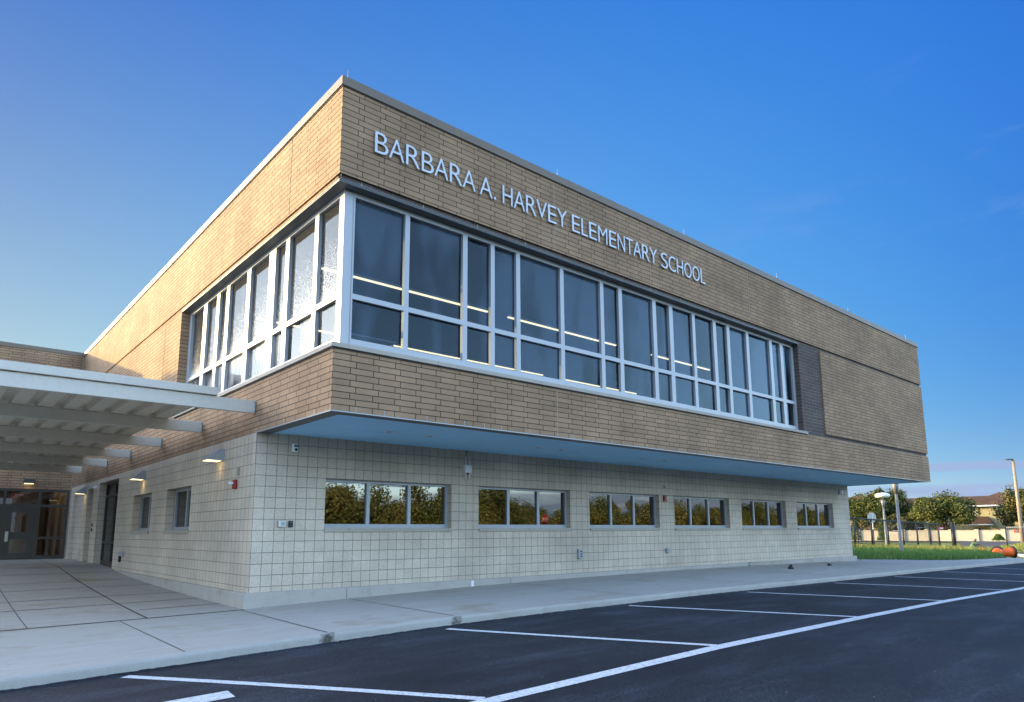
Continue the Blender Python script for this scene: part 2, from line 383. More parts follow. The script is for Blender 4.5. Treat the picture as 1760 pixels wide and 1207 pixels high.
g = MB()
xs = [-60,-40,-20,-12,-8]+[-8+.5*i for i in range(1,25)]+[4+i for i in range(1,28)]+[33,36,40,46,52,58]
ys = [-1.26,-2,-3,-4,-4.9,-6,-8,-12,-20,-30,-36]
for a, b in zip(xs, xs[1:]):
    for c, d in zip(ys, ys[1:]):
        g.quad((a,d,h_lot(a,d)),(b,d,h_lot(b,d)),(b,c,h_lot(b,c)),(a,c,h_lot(a,c)), sm=True)
x = -14.0; px_, py_ = x, -1.33   # ragged asphalt lip against the kerb
while x < 34:
    nx = x + random.uniform(.03,.12); ny = -1.318 - abs(random.gauss(0,.016))
    g.quad((px_,py_,h_lot(px_,py_)+.001),(nx,ny,h_lot(nx,ny)+.001),(nx,-1.295,h_lot(nx,-1.3)+.024),(px_,-1.295,h_lot(px_,-1.3)+.024)); px_, py_ = nx, ny; x = nx
tag(g.build('parking_lot', M['asphalt']), kind='structure')

g = MB()
xs = [-40,-20,-12,-8]+[-8+.4*i for i in range(1,34)]+[5.2+.8*i for i in range(1,40)]
prof = [(2.97,0),(1.5,0),(0,0),(-1.22,0),(-1.262,-.004),(-1.284,-.014),(-1.297,-.032),(-1.302,-.06),(-1.312,-.2)]
for a, b in zip(xs, xs[1:]):
    for (y0, d0), (y1, d1) in zip(prof, prof[1:]):
        g.quad((a,y1,h_walk(a,y1)+d1),(b,y1,h_walk(b,y1)+d1),(b,y0,h_walk(b,y0)+d0),(a,y0,h_walk(a,y0)+d0), sm=True)
xs = [-40,-20,-12]+[-12+.6*i for i in range(1,20)]+[0.02]; ys = [2.97+.42*i for i in range(49)]
for a, b in zip(xs, xs[1:]):
    for c, d in zip(ys, ys[1:]):
        g.quad((a,c,h_walk(min(a,-.06),c)),(b,c,h_walk(min(b,-.06),c)),(b,d,h_walk(min(b,-.06),d)),(a,d,h_walk(min(a,-.06),d)), sm=True)
tag(g.build('sidewalk', M['concrete']), kind='structure')

g = MB()
def joint(p, q, w=.012, n=10):
    p, q = Vector(p), Vector(q); d = (q-p).normalized(); s = Vector((-d.y, d.x))*w*.75
    for i in range(n):
        a, b = p+(q-p)*i/n, p+(q-p)*(i+1)/n
        hz = lambda v: h_walk(v.x, v.y) + .004
        g.quad((*(a-s), hz(a)), (*(b-s), hz(b)), (*(b+s), hz(b)), (*(a+s), hz(a)))
for a, b, w in (((-.17,2.93),(-.52,-1.2),.016),((1.94,2.93),(1.47,-1.2),.014),((6.2,2.93),(5.75,-1.2),.011),((10.4,2.93),(10.0,-1.2),.01),((14.7,2.93),(14.3,-1.2),.01),((19,2.93),(18.6,-1.2),.01),((23.2,2.93),(22.8,-1.2),.01),((-2.1,2.62),(-2.22,-1.2),.009),((-6.2,2.5),(-6.7,-1.2),.009),
    ((-9,2.25),(-.1,2.88),.06),((-1.5,4.1),(-.1,4.2),.035),((-9,4.9),(-.1,5.5),.035),((-9,6.7),(-.1,7.0),.035),((-9,8.9),(-.1,9.2),.035),((-9,10.8),(-.1,11),.035),((-9,13.1),(-.1,13.3),.04),((-9,15.5),(-.1,15.6),.04),((-9,18.2),(-.1,18.3),.04),((-1.68,2.75),(-1.0,21.5),.02),((-3.27,2.7),(-2.75,21.5),.008)):
    joint(a, b, w, 14)
tag(g.build('sidewalk_joints', M['joint_dark']), kind='structure')

def stripe(p, q, w, n=12, skew=0):
    g = MB(); p, q = Vector(p), Vector(q); d = (q-p).normalized(); s = Vector((-d.y, d.x))*w/2
    k = d*skew
    for i in range(n):
        a, b = p+(q-p)*i/n, p+(q-p)*(i+1)/n
        ka = k if i == 0 else k*0
        hz = lambda v: h_lot(v.x, v.y) + .005
        P = [a-s-ka, b-s, b+s, a+s+ka]
        g.quad(*[(*v, hz(v)) for v in P])
    return tag(g.build('parking_line', M['paint']), kind='structure')
for a, b in (((-2.86,-1.47),(-.86,-4.84)),((1.14,-1.5),(2.6,-4.86)),((5.13,-1.47),(6.45,-4.86)),((9.08,-1.47),(10.2,-4.86)),((13.25,-1.47),(14.4,-4.86)),((17.15,-1.47),(18.4,-4.86)),((21.19,-1.47),(22.5,-4.86)),((25.5,-1.47),(26.8,-4.86))):
    stripe(a, b, .115)
stripe((-1.05,-4.93), (34,-4.93), .17, 40)
stripe((-2.345,-3.085), (-6.5,-3.2), .29, 8, .02)

# lawn between building end and fence
LX = [(25,.03),(30,.03),(36,.0),(44,-.06),(50,-.22),(58,-.42),(72,-.52)]
def h_lawn(x, y): return lerp_tab(LX, x) + (.10*max(0, min(1, (y-5)/8)) if x < 60 else 0)
def lawn_edge(x): return lerp_tab([(25.4,5.0),(27.4,4.0),(28.2,1.7),(29.5,.75),(32.4,.3),(36,.35),(40,1.9),(44,3.3),(48,4.7),(52,6.0)], x)
g = MB()
xs = [25.15,25.6,26.2,27,27.4,27.8,28.2,29,30,31,32.4,34,36,38,41,44,46,48,50,52]
for a, b in zip(xs, xs[1:]):
    for i in range(8):
        ya = lambda t, x: lawn_edge(x) + (42-lawn_edge(x))*t**1.6
        t0, t1 = i/8, (i+1)/8
        g.quad((a,ya(t0,a),h_lawn(a,ya(t0,a))),(b,ya(t0,b),h_lawn(b,ya(t0,b))),(b,ya(t1,b),h_lawn(b,ya(t1,b))),(a,ya(t1,a),h_lawn(a,ya(t1,a))))
for a, b in zip(xs, xs[1:]):
    g.quad((a,lawn_edge(a),h_lawn(a,1)-.3),(b,lawn_edge(b),h_lawn(b,1)-.3),(b,lawn_edge(b),h_lawn(b,1)),(a,lawn_edge(a),h_lawn(a,1)))
for c, d in ((4.4,9),(9,14),(14,22),(22,42)):
    for a, b in ((52,55),(55,58),(58,60)):
        g.quad((a,c,h_lawn(a,c)),(b,c,h_lawn(b,c)),(b,d,h_lawn(b,d)),(a,d,h_lawn(a,d)))
tag(g.build('lawn', M['lawn']), kind='structure')
# walk corner that wraps the building end
g = MB()
g.quad((24.9,2.9,h_walk(25.4,2.9)-.004),(28.3,1.4,h_walk(28,1.4)-.004),(27.6,4.2,.03),(25.5,5.2,.03),(24.9,5.2,.03))
tag(g.build('path', M['concrete']), kind='structure')

def blades(name, mt, n, region, h, w, zf, label=None):
    g = MB()
    for i in range(n):
        x, y = region()
        z = zf(x, y); a = random.uniform(0, 2*math.pi); hh = h*random.uniform(.5, 1.25); ww = w*random.uniform(.6, 1.3)
        dx, dy = math.cos(a)*ww, math.sin(a)*ww; lx, ly = random.gauss(0, .3)*hh, random.gauss(0, .3)*hh
        g.quad((x-dx,y-dy,z-.02),(x+dx,y+dy,z-.02),(x+lx,y+ly,z+hh))
    return tag(g.build(name, mt), kind='stuff', label=label)
def reg1():
    while 1:
        x = random.uniform(25.6, 50); y = lawn_edge(x) + random.random()**1.3*(15)
        if y > lawn_edge(x)+.05: return x, y
blades('grass', M['grassblade'], 42000, reg1, .20, .018, h_lawn, 'short shaded green lawn beside the pavement at the building end')
def reg2():
    return random.uniform(45, 60), 5 + random.random()*14
blades('weeds', M['drygrass'], 9000, reg2, .42, .022, h_lawn, 'tall sunlit weedy grass along the black fence')

# roads beyond
def slab(name, pts, z, mt, thick=.0):
    g = MB(); g.quad(*[(x, y, z) for x, y in pts]); return tag(g.build(name, mt), kind='structure')
slab('driveway', [(56,-12),(62,-9),(107.5,14.5),(115,14.5),(113.5,25.5),(104,22),(61,9.6),(57,9)], -.47, M['road'])
slab('road', [(106,75),(117.5,-20),(125,-20),(113,75)], -.465, M['road'])
g = MB()   # grassy mound with pale kerb on the right
ring = [(56.5,4.8),(60,7.2),(66,8.4),(72,10),(84,10),(90,2),(84,-8),(66,-8),(57,-2)]; cx, cy = 72, 2
for i in range(len(ring)):
    a, b = ring[i], ring[(i+1)%len(ring)]
    for t0, t1 in ((0,.3),(.3,.65),(.65,1)):
        f = lambda p, t: (p[0]+(cx-p[0])*t, p[1]+(cy-p[1])*t, -.42+.95*math.sin(t*math.pi/2))
        g.quad(f(a,t0), f(b,t0), f(b,t1), f(a,t1), sm=True)
tag(g.build('grass_mound', M['ground']), kind='structure')
def reg3():
    t = random.random()**.5; i = random.randrange(len(ring)); a, b = ring[i], ring[(i+1)%len(ring)]; k = random.random()
    px, py = a[0]+(b[0]-a[0])*k, a[1]+(b[1]-a[1])*k; t = random.random()
    return px+(cx-px)*t*.8, py+(cy-py)*t*.8
def h_mound(x, y):
    # radial height
    best = 1
    ang = math.atan2(y-cy, x-cx); 
    for i in range(len(ring)):
        a, b = ring[i], ring[(i+1)%len(ring)]
        ax, ay, bx, by = a[0]-cx, a[1]-cy, b[0]-cx, b[1]-cy; dx, dy = math.cos(ang), math.sin(ang)
        den = dx*(by-ay) - dy*(bx-ax)
        if abs(den) < 1e-9: continue
        r = (ax*(by-ay) - ay*(bx-ax))/den; s = (ax*dy - ay*dx)/den
        if r > 0 and 0 <= s <= 1: best = r
    t = max(0, 1 - math.hypot(x-cx, y-cy)/best)
    return -.42+.95*math.sin(t*math.pi/2)
blades('mound_grass', M['drygrass'], 7000, reg3, .22, .03, h_mound, 'sunlit yellow green grass on the mound by the tall street light')
g = MB()
kp = [(45.5,-.6),(49.4,1.4),(52.9,3.6),(56,5.6),(59,8.2)]
for a, b in zip(kp, kp[1:]):
    d = Vector((b[0]-a[0], b[1]-a[1])).normalized(); s = Vector((-d.y, d.x))*.16
    A0, A1, B0, B1 = Vector(a)-s*3.2, Vector(a)+s, Vector(b)-s*3.2, Vector(b)+s
    g.quad((*A0,-.38),(*B0,-.38),(*B1,-.38),(*A1,-.38)); g.quad((*A1,-.6),(*A1,-.38),(*B1,-.38),(*B1,-.6)); g.quad((*A0,-.38),(*A0,-.6),(*B0,-.6),(*B0,-.38))
tag(g.build('kerb', M['kerb_white']), kind='structure')

# ------------------------------------------------------------------ school building
L, DEP, L2, D = 25.5, 45.0, 25.1, 3.054
HS, HR, HC = 3.19, 8.82, 8.66
school = empty('school_building', (0,0,0), 'two storey tan brick school with ribbon windows overhanging a pale block ground floor', 'school')
F = lambda u, z, d: (u, d, z)                 # front, plane y=0
W = lambda u, z, d: (d, -u, z)                # left, plane x=0, u = -y so faces turn outward
Lo = lambda u, z, d: (u, D+d, z)
G1, G2 = 7.0, 7.105                           # dark brick course over the windows
b = MB()
hf = [(0,15.33,4.19,G1), (15.33,16.71,4.19,G1), (0,L,G1,G2), (16.71,L,4.19,4.295)]
def front_sheet(mb):
    us = [0, 15.33, 16.71, L]
    mb.quad(F(0,HS,0),F(L,HS,0),F(L,4.19,0),F(0,4.19,0))
    mb.quad(F(16.71,4.295,0),F(L,4.295,0),F(L,G1,0),F(16.71,G1,0))
    mb.quad(F(0,G2,0),F(L,G2,0),F(L,HC,0),F(0,HC,0))
    for (a, z0, b_, z1, up) in ((16.71,4.295,L,4.295,1),(16.71,G1,L,G1,-1),(0,G2,L,G2,1),(15.33,4.19,L,4.19,-1)):
        if up > 0: mb.quad(F(a,z0,0),F(a,z0,.045),F(b_,z1,.045),F(b_,z1,0))
        else: mb.quad(F(a,z0,0),F(b_,z1,0),F(b_,z1,.045),F(a,z0,.045))
    mb.quad(F(16.71,4.295,0),F(16.71,G1,0),F(16.71,G1,.045),F(16.71,4.295,.045))
front_sheet(b)
YW = 23.1
b.quad(W(-YW,HS,0),W(0,HS,0),W(0,4.19,0),W(-YW,4.19,0))
b.quad(W(-YW,4.19,0),W(-8.72,4.19,0),W(-8.72,G1,0),W(-YW,G1,0))
b.quad(W(-8.72,4.19,0),W(-8.72,4.19,.28),W(-8.72,G1,.28),W(-8.72,G1,0))
b.quad(W(-YW,G2,0),W(0,G2,0),W(0,HC,0),W(-YW,HC,0))
b.quad(W(-YW,G1,0),W(0,G1,0),W(0,G1,.03),W(-YW,G1,.03)); b.quad(W(-YW,G2,.03),W(0,G2,.03),W(0,G2,0),W(-YW,G2,0))
b.quad(W(-YW,G1,.03),W(0,G1,.03),W(0,G2,.03),W(-YW,G2,.03))
# right end, back
for z0, z1, o in ((HS,4.19,0),(4.19,4.295,.045),(4.295,G1,0),(G1,G2,.045),(G2,HC,0)):
    b.quad((L-o,o,z0),(L-o,DEP,z0),(L-o,DEP,z1),(L-o,o,z1))
b.quad((L,DEP,HS),(-7,DEP,HS),(-7,DEP,HC),(L,DEP,HC))
for z in (4.19,4.295,G1,G2): b.quad((L-.045,0,z),(L,0,z),(L,DEP,z),(L-.045,DEP,z))
b.quad((0,0,HC),(L,0,HC),(L,DEP,HC),(0,DEP,HC))
b.build('brick_wall', M['brick'], school)
b = MB()
b.wall(lambda u, z, d: (u, .045+d, z), 0.0, L-.045, 4.19, G2, [(0.0,15.33,4.19,G1,.24)])
b.build('dark_brick_band', M['dark_brick'], school)
# lower storey
b = MB()
WX = [1.42, 5.26, 9.05, 12.85, 16.65, 20.52]; WZ = (1.42, 2.40); WW = 3.05
b.wall(Lo, 0, L2, -.1, HS+.03, [(x, x+WW, WZ[0], WZ[1], .2) for x in WX])
b.wall(W, -17.38, -D, -.1, HS, [(-8.88,-6.87,1.41,2.41,.26), (-12.33,-10.33,1.41,2.41,.26), (-17.38,-14.45,-.1,3.05,.22)])
b.quad(W(-17.38,-.1,0),W(-17.38,-.1,.22),W(-17.38,3.05,.22),W(-17.38,3.05,0))
b.wall(W, -YW, -17.38, -.1, HS, [(-19.45,-18.41,-.1,2.95,.5),(-22.4,-20.45,-.1,2.95,.12)])
b.wall(lambda u, z, d: (.5, -u, z), -19.45, -18.41, -.1, 2.95); b.wall(lambda u, z, d: (.12, -u, z), -22.4, -20.45, -.1, 2.95)
b.quad((L2,D,-.3),(L2,DEP,-.3),(L2,DEP,HS),(L2,D,HS))
b.build('block_wall', M['block'], school)
# concrete plinth
b = MB()
b.quad((-.1,2.955,-.3),(L2+.15,2.955,-.3),(L2+.15,2.955,.252),(-.1,2.955,.252))
b.quad((-.1,2.955,.252),(L2+.15,2.955,.252),(L2+.15,2.975,.268),(-.08,2.975,.268)); b.quad((-.08,2.975,.268),(L2+.15,2.975,.268),(L2+.15,D,.27),(-.0,D,.27))
b.quad((-.1,14.42,-.3),(-.1,2.955,-.3),(-.1,2.955,.252),(-.1,14.42,.262)); b.quad((-.1,14.42,.262),(-.1,2.955,.252),(-.08,2.975,.268),(-.08,14.42,.278))
b.quad((-.08,14.42,.278),(-.08,2.975,.268),(0,D,.27),(0,14.42,.28)); b.quad((L2+.15,2.955,-.3),(L2+.15,3.4,-.3),(L2+.15,3.4,.252),(L2+.15,2.955,.252)); b.quad((L2+.15,2.955,.252),(L2+.15,3.4,.252),(L2,3.4,.27),(L2,2.975,.268))
b.build('plinth', M['plinth'], school)
for x in (1.9, 6.15, 10.4, 14.65, 18.9, 23.1):
    b = MB(); b.box(x-.004, 2.951, -.1, x+.004, 2.954, .25); b.build('plinth_joint', M['joint_dark'], school)
b = MB(); b.box(4.98,2.9505,.09,5.05,2.9545,.245); b.build('paint_patch', M['white'], school)
# coping
b = MB()
b.box(-.03,-.03,HC,L+.03,.33,HR); b.box(-.03,.33,HC,.33,YW-.03,HR-.002); b.box(L-.3,.33,HC,L+.03,DEP,HR-.002)
b.box(-6.95,YW-.03,HC,.33,YW+.33,HR)
b.build('coping', M['coping'], school)
b = MB(); b.box(-.012,-.012,HC-.02,L+.012,.3,HC-.002); b.box(-.012,.3,HC-.02,.3,YW,HC-.003)
b.build('coping_shadow_line', M['joint_dark'], school)  # dark strip standing in for the shadow line under the coping
b = MB(); b.quad((0,0.3,8.55),(L,.3,8.55),(L,DEP,8.55),(0,DEP,8.55)); b.quad((-7,YW+.3,8.55),(0,YW+.3,8.55),(0,DEP,8.55),(-7,DEP,8.55)); b.build('roof', M['grey_plastic'], school)
# window head trim, sill
b = MB()
b.box(.0,.006,6.965,15.33,.30,6.997); b.box(.006,.30,6.965,.30,8.715,6.997)
b.box(-.004,-.004,6.985,15.33,.006,7.001); b.box(-.004,.006,6.985,.006,8.71,7.001)
b.build('window_head_trim', M['trim'], school)
b = MB()
b.box(-.045,-.045,4.19,15.42,.30,4.262); b.box(-.045,.30,4.19,.30,8.72,4.262)
b.build('window_sill', M['stone'], school, .004)
b = MB(); b.box(-.012,-.012,4.165,15.4,.1,4.1895); b.box(-.012,.1,4.165,.1,8.7,4.1895); b.build('sill_joint', M['joint_dark'], school)
# ribbon windows -----------------------------------------------------------
FP = .20
def rescale_f(x): return -4.627 + (x+4.627)*9.78/9.73
def rescale_l(y): return -9.58 + (y+9.58)*4.827/4.777
fx = [(.374,1.344),(1.439,2.602),(2.71,3.273),(3.37,3.926),(4.03,5.157),(5.265,6.414),(6.528,7.041),(7.168,8.294),(8.429,8.953),(9.101,9.93),(10.05,10.874),(11.018,11.534),(11.674,12.518),(12.658,13.798),(13.953,14.422),(14.592,15.1)]
fx = [(rescale_f(a), rescale_f(c)) for a, c in fx]
ly = [(.311,1.008),(1.232,2.246),(2.495,2.901),(3.303,4.226),(4.508,5.509),(5.778,6.171),(6.443,7.082),(7.407,8.284)]
ly = [(rescale_l(a)-.04, rescale_l(c)+.04) for a, c in ly]
ZT, ZM1, ZM0, ZB = 6.88, 5.20, 5.11, 4.435
b = MB()
holes = [(a, c, z0, z1, .07) for a, c in fx for z0, z1 in ((ZB, ZM0), (ZM1, ZT))]
b.wall(lambda u, z, d: (u, FP+d, z), FP, 15.325, 4.26, 6.968, holes)
rw = b.build('ribbon_window', M['alu'], school)
b = MB(); b.box(FP+.165,FP-.012,4.262,FP+.178,FP-.001,6.964); b.build('corner_cover', M['alu'], rw)
tilt = lambda: random.gauss(0, .0022)
for a, c in fx:
    for z0, z1 in ((ZB, ZM0), (ZM1, ZT)):
        b = MB(); y = FP+.065; t1, t2 = tilt(), tilt()
        b.quad((a-.01,y,z0-.01),(c+.01,y+t1,z0-.01),(c+.01,y+t1+t2,z1+.01),(a-.01,y+t2,z1+.01)); b.build('pane', M['glass_front'], rw)
b = MB()
holes = [(-c, -a, z0, z1, .07) for a, c in ly for z0, z1 in ((ZB, ZM0), (ZM1, ZT))]
b.wall(lambda u, z, d: (FP+d, -u, z), -8.715, -FP, 4.26, 6.968, holes)
rl = b.build('ribbon_window', M['alu'], school)
for a, c in ly:
    for z0, z1 in ((ZB, ZM0), (ZM1, ZT)):
        b = MB(); x = FP+.065; t1 = tilt()
        b.quad((x,c+.01,z0-.01),(x+t1,a-.01,z0-.01),(x+t1,a-.01,z1+.01),(x,c+.01,z1+.01)); b.build('pane', M['glass_side'], rl)
# room behind
b = MB()
b.quad((.3,.3,4.17),(15.3,.3,4.17),(15.3,9,4.17),(.3,9,4.17)); b.quad((.3,.3,6.96),(.3,9,6.96),(15.3,9,6.96),(15.3,.3,6.96))
b.quad((15.29,.3,4.17),(15.29,.3,6.96),(15.29,9,6.96),(15.29,9,4.17)); b.quad((.3,9,4.17),(15.3,9,4.17),(15.3,9,6.96),(.3,9,6.96))
b.build('interior_room', M['room'], school)
for x0, x1, y in ((.6,4.55,1.84),(5.15,8.9,1.84),(10.4,13.25,1.84),(.8,3.3,5.6),(4.2,9.8,5.6),(10.6,14.4,5.6)):
    b = MB(); b.box(x0,y-.02,6.17,x1,y+.02,6.20); o = b.build('ceiling_light', M['tube'], school)
    b = MB(); b.box(x0,y-.03,6.201,x1,y+.03,6.25)
    for x in (x0+.3, x1-.3): b.tube([(x,y,6.25),(x,y,6.95)], .004, 5)
    b.build('housing', M['grey_plastic'], o)
b = MB()     # tables standing behind the corner glass
b.box(.9,1.3,4.86,1.9,2.0,4.89)
for x in (.95,1.85):
    for y in (1.35,1.95): b.tube([(x,y,4.17),(x,y,4.86)], .02, 6)
b.build('interior_table', M['grey_plastic'], school)
# lower windows -------------------------------------------------------------
def low_window(x0):
    b = MB(); x1 = x0+WW; z0, z1 = WZ
    third = (WW-.06*2-.075*2)/3; hs = []
    for k in range(3):
        a = x0+.06+k*(third+.075); hs.append((a, a+third, z0+.085, z1-.055, .05))
    b.wall(lambda u, z, d: (u, D+.13+d, z), x0, x1, z0, z1, hs)
    w = b.build('window', M['alu'], school)
    for h in hs:
        b = MB(); t1, t2 = tilt()*.6, tilt()*.6; y = D+.178
        b.quad((h[0]-.01,y,h[2]-.01),(h[1]+.01,y+t1,h[2]-.01),(h[1]+.01,y+t1+t2,h[3]+.01),(h[0]-.01,y+t2,h[3]+.01)); b.build('pane', M['glass_low'], w)
    b = MB(); b.box(x0-.0,D-.03,z0-.075,x1,D+.13,z0+.003); b.build('sill', M['stone'], w, .004)
    b = MB(); y = D+.2
    b.quad((x0,y+2.5,z0-.6),(x1,y+2.5,z0-.6),(x1,y+2.5,z1+.5),(x0,y+2.5,z1+.5)); b.quad((x0,y,z0-.6),(x0,y+2.5,z0-.6),(x0,y+2.5,z1+.5),(x0,y,z1+.5)); b.quad((x1,y,z0-.6),(x1,y,z1+.5),(x1,y+2.5,z1+.5),(x1,y+2.5,z0-.6))
    b.quad((x0,y,z0-.6),(x1,y,z0-.6),(x1,y+2.5,z0-.6),(x0,y+2.5,z0-.6)); b.quad((x0,y,z1+.5),(x0,y+2.5,z1+.5),(x1,y+2.5,z1+.5),(x1,y,z1+.5))
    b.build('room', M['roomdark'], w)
for x in WX: low_window(x)
def side_window(y0, y1):
    z0, z1 = 1.41, 2.41; b = MB(); w_ = y1-y0
    hs = [(-y1+.07, -y0-w_*.5-.04, z0+.08, z1-.06, .05), (-y1+w_*.5+.04, -y0-.07, z0+.08, z1-.06, .05)]
    b.wall(lambda u, z, d: (.2+d, -u, z), -y1, -y0, z0, z1, hs)
    w = b.build('window', M['alu'], school)
    for h in hs:
        b = MB(); b.quad((.248,-h[0]+.01,h[2]-.01),(.248,-h[1]-.01,h[2]-.01),(.248,-h[1]-.01,h[3]+.01),(.248,-h[0]+.01,h[3]+.01)); b.build('pane', M['glass_low'], w)
    b = MB(); b.box(-.035,y0,z0-.08,.2,y1,z0+.003); b.build('sill', M['stone'], w, .004)
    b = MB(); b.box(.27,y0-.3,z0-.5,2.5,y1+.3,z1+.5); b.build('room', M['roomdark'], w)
side_window(6.87, 8.88); side_window(10.33, 12.33)
# recessed side door
b = MB()
hs = [(-17.3,-15.95,1.1,2.55,.04),(-15.87,-14.52,1.1,2.55,.04),(-17.3,-15.95,2.63,2.98,.04),(-15.87,-14.52,2.63,2.98,.04),(-17.3,-15.95,.45,1.02,.04),(-15.87,-14.52,.45,1.02,.04)]
b.wall(lambda u, z, d: (.2+d, -u, z), -17.38, -14.45, .25, 3.05, hs)
dr = b.build('side_entrance', M['bronze'], school)
for h in hs:
    b = MB(); b.quad((.238,-h[0],h[2]),(.238,-h[1],h[2]),(.238,-h[1],h[3]),(.238,-h[0],h[3])); b.build('pane', M['glass_door'], dr)
b = MB(); b.quad((1.6,17.38,.2),(1.6,14.45,.2),(1.6,14.45,3.2),(1.6,17.38,3.2)); b.quad((.25,17.38,.3),(.25,14.45,.3),(1.6,14.45,.3),(1.6,17.38,.3)); b.quad((.25,17.39,.2),(1.6,17.39,.2),(1.6,17.39,3.2),(.25,17.39,3.2)); b.quad((.25,14.44,.2),(.25,14.44,3.2),(1.6,14.44,3.2),(1.6,14.44,.2)); b.build('lobby', M['lobby'], dr)
# soffit of the overhang
b = MB(); b.quad((.27,.30,HS+.012),(.27,D,HS+.012),(L,D,HS+.012),(L,.30,HS+.012)); b.quad((L2,D,HS+.012),(L2,DEP,HS+.012),(L,DEP,HS+.012),(L,D,HS+.012)); b.build('soffit', M['soffit'], school)
b = MB(); b.box(0.004,.004,HS-.004,L-.004,.30,HS+.04); b.box(.004,.30,HS-.004,.27,D-.003,HS+.04)
b.build('soffit_trim', M['trim'], school)
b = MB(); b.box(-.004,-.006,HS-.012,L,.004,HS+.004); b.box(-.006,.004,HS-.012,.004,D,HS+.004); b.build('drip_edge', M['alu'], school)
dl = None
for x in (1.91, 2.84, 5.74, 6.46, 9.45, 10.36, 14.2, 18.37, 22.3):
    if dl is None:
        b = MB(); b.tube([(0,0,.012),(0,0,-.006)], .085, 16); dl = b.build('downlight', M['white'], school)
        b = MB(); b.tube([(0,0,-.0065),(0,0,-.009)], .055, 16); b.build('lens', M['grey_plastic'], dl); o = dl
    else: o = copy_tree(dl, school)
    o.location = (x, 1.5, HS+.004)
# lightning rods on the parapet
rod = None
for x in (.14, 5.1, 9.71, 14.48, 19.43, 24.68, -1.0):
    if rod is None:
        b = MB(); b.tube([(0,0,0),(0,0,.26)], [.007,.004], 6); b.box(-.03,-.03,0,.03,.03,.02); rod = b.build('lightning_rod', M['galv'], school); o = rod
    else: o = rod.copy(); col.objects.link(o)
    o.location = (x, .12 if x > 0 else YW+.12, HR)
# expansion joints and weep vents
for x in (4.87, 12.53):
    for z0, z1 in ((G2, HC-.02), (HS, 4.165)):
        b = MB(); b.box(x-.009,-.002,z0,x+.009,.001,z1); b.build('expansion_joint', M['joint'], school)
b = MB(); b.box(-.002,10.186,4.3,.001,10.214,G1); b.build('expansion_joint', M['joint_dark'], school)
b = MB(); b.box(-.002,2.0,7.12,.001,2.02,HC-.02); b.build('expansion_joint', M['joint_dark'], school)
b = MB(); b.box(-.05,YW-.035,.42,-.005,YW-.002,3.07); b.box(-.03,YW-.02,3.1,-.006,YW-.003,HC-.02); b.build('expansion_joint', M['joint'], school)
wv = None
vents = [('f', x, HS+.008) for x in (.42,.93,1.75,2.15,2.55,3.0,3.4,4.1,5.3,6.5,7.7,8.9,10.1,11.3,13.7,14.9,16.1,17.3,18.5,19.7,20.9,22.1)] + [('f', x, G1+.01) for x in (.42,1.64,2.86,4.08,6.5,8.12,9.3,10.5,11.76,14.2)] + [('l', y, HS+.008) for y in (.6,1.8,3.1,4.3,5.5)]
for k, u, z in vents:
    if wv is None:
        b = MB(); b.box(-.006,-.003,0,.006,.003,.085); wv = b.build('weep_vent', M['grey_plastic'], school); o = wv
    else: o = wv.copy(); col.objects.link(o)
    if k == 'f': o.location = (u, .044 if z > 5 else 0, z)
    else: o.location = (0, u, z); o.rotation_euler.z = R(90)
# entrance wing -------------------------------------------------------------
XW = -6.95
b = MB()
E_ = lambda u, z, d: (u, YW+d, z)
b.quad(E_(XW,3.09,0),E_(0,3.09,0),E_(0,HC,0),E_(XW,HC,0))
b.quad((XW,YW,-.4),(XW,YW,HC),(XW,DEP,HC),(XW,DEP,-.4))
b.build('wing_wall', M['brick'], school)
shade_block = empty('added_shade_block', (-21,25,0), 'tall plain brick block added out of view left of the entrance to cast shade', 'shade block')  # unseen block, added to shade the left facade and the forecourt
HG = 12.0; P0 = Vector((-15.9,33.9)); Q0 = P0 + Vector((-.5,-.866))*11.5
poly = [(P0.x,P0.y),(P0.x-2,58),(-60,58),(-60,Q0.y),(Q0.x,Q0.y)]
b = MB(); b.prism([(x+21,y-25) for x, y in poly], -.5, HG-.2); b.build('wall', M['brick'], shade_block)
b = MB(); b.prism([(x+21+.0,y-25) for x, y in [(P0.x+.06,P0.y),(P0.x-1.94,58.06),(-60.06,58.06),(-60.06,Q0.y-.06),(Q0.x+.03,Q0.y-.06)]], HG-.2, HG); b.build('coping', M['coping'], shade_block)
b = MB()
hs = [(-1.0,-.13,.5,1.16,.06),(-1.0,-.13,1.24,2.40,.06),(-1.0,-.13,2.50,3.0,.06),(-2.12,-1.09,2.50,3.0,.06),(-2.12,-1.09,.372,2.42),(-3.2,-2.2,2.50,3.0,.06),(-3.2,-2.2,.372,2.42),(-4.3,-3.28,.5,2.40,.06),(-4.3,-3.28,2.5,3.0,.06),(-5.4,-4.38,.5,2.40,.06),(-5.4,-4.38,2.5,3.0,.06)]
b.wall(lambda u, z, d: (u, YW+.02+d, z), -6.95, -.05, .37, 3.09, hs)
sf = b.build('entrance_storefront', M['bronze'], school)
for h in hs:
    if len(h) < 5: continue
    b = MB(); b.quad((h[0],YW+.075,h[2]),(h[1],YW+.075,h[2]),(h[1],YW+.075,h[3]),(h[0],YW+.075,h[3])); b.build('pane', M['glass_door'], sf)
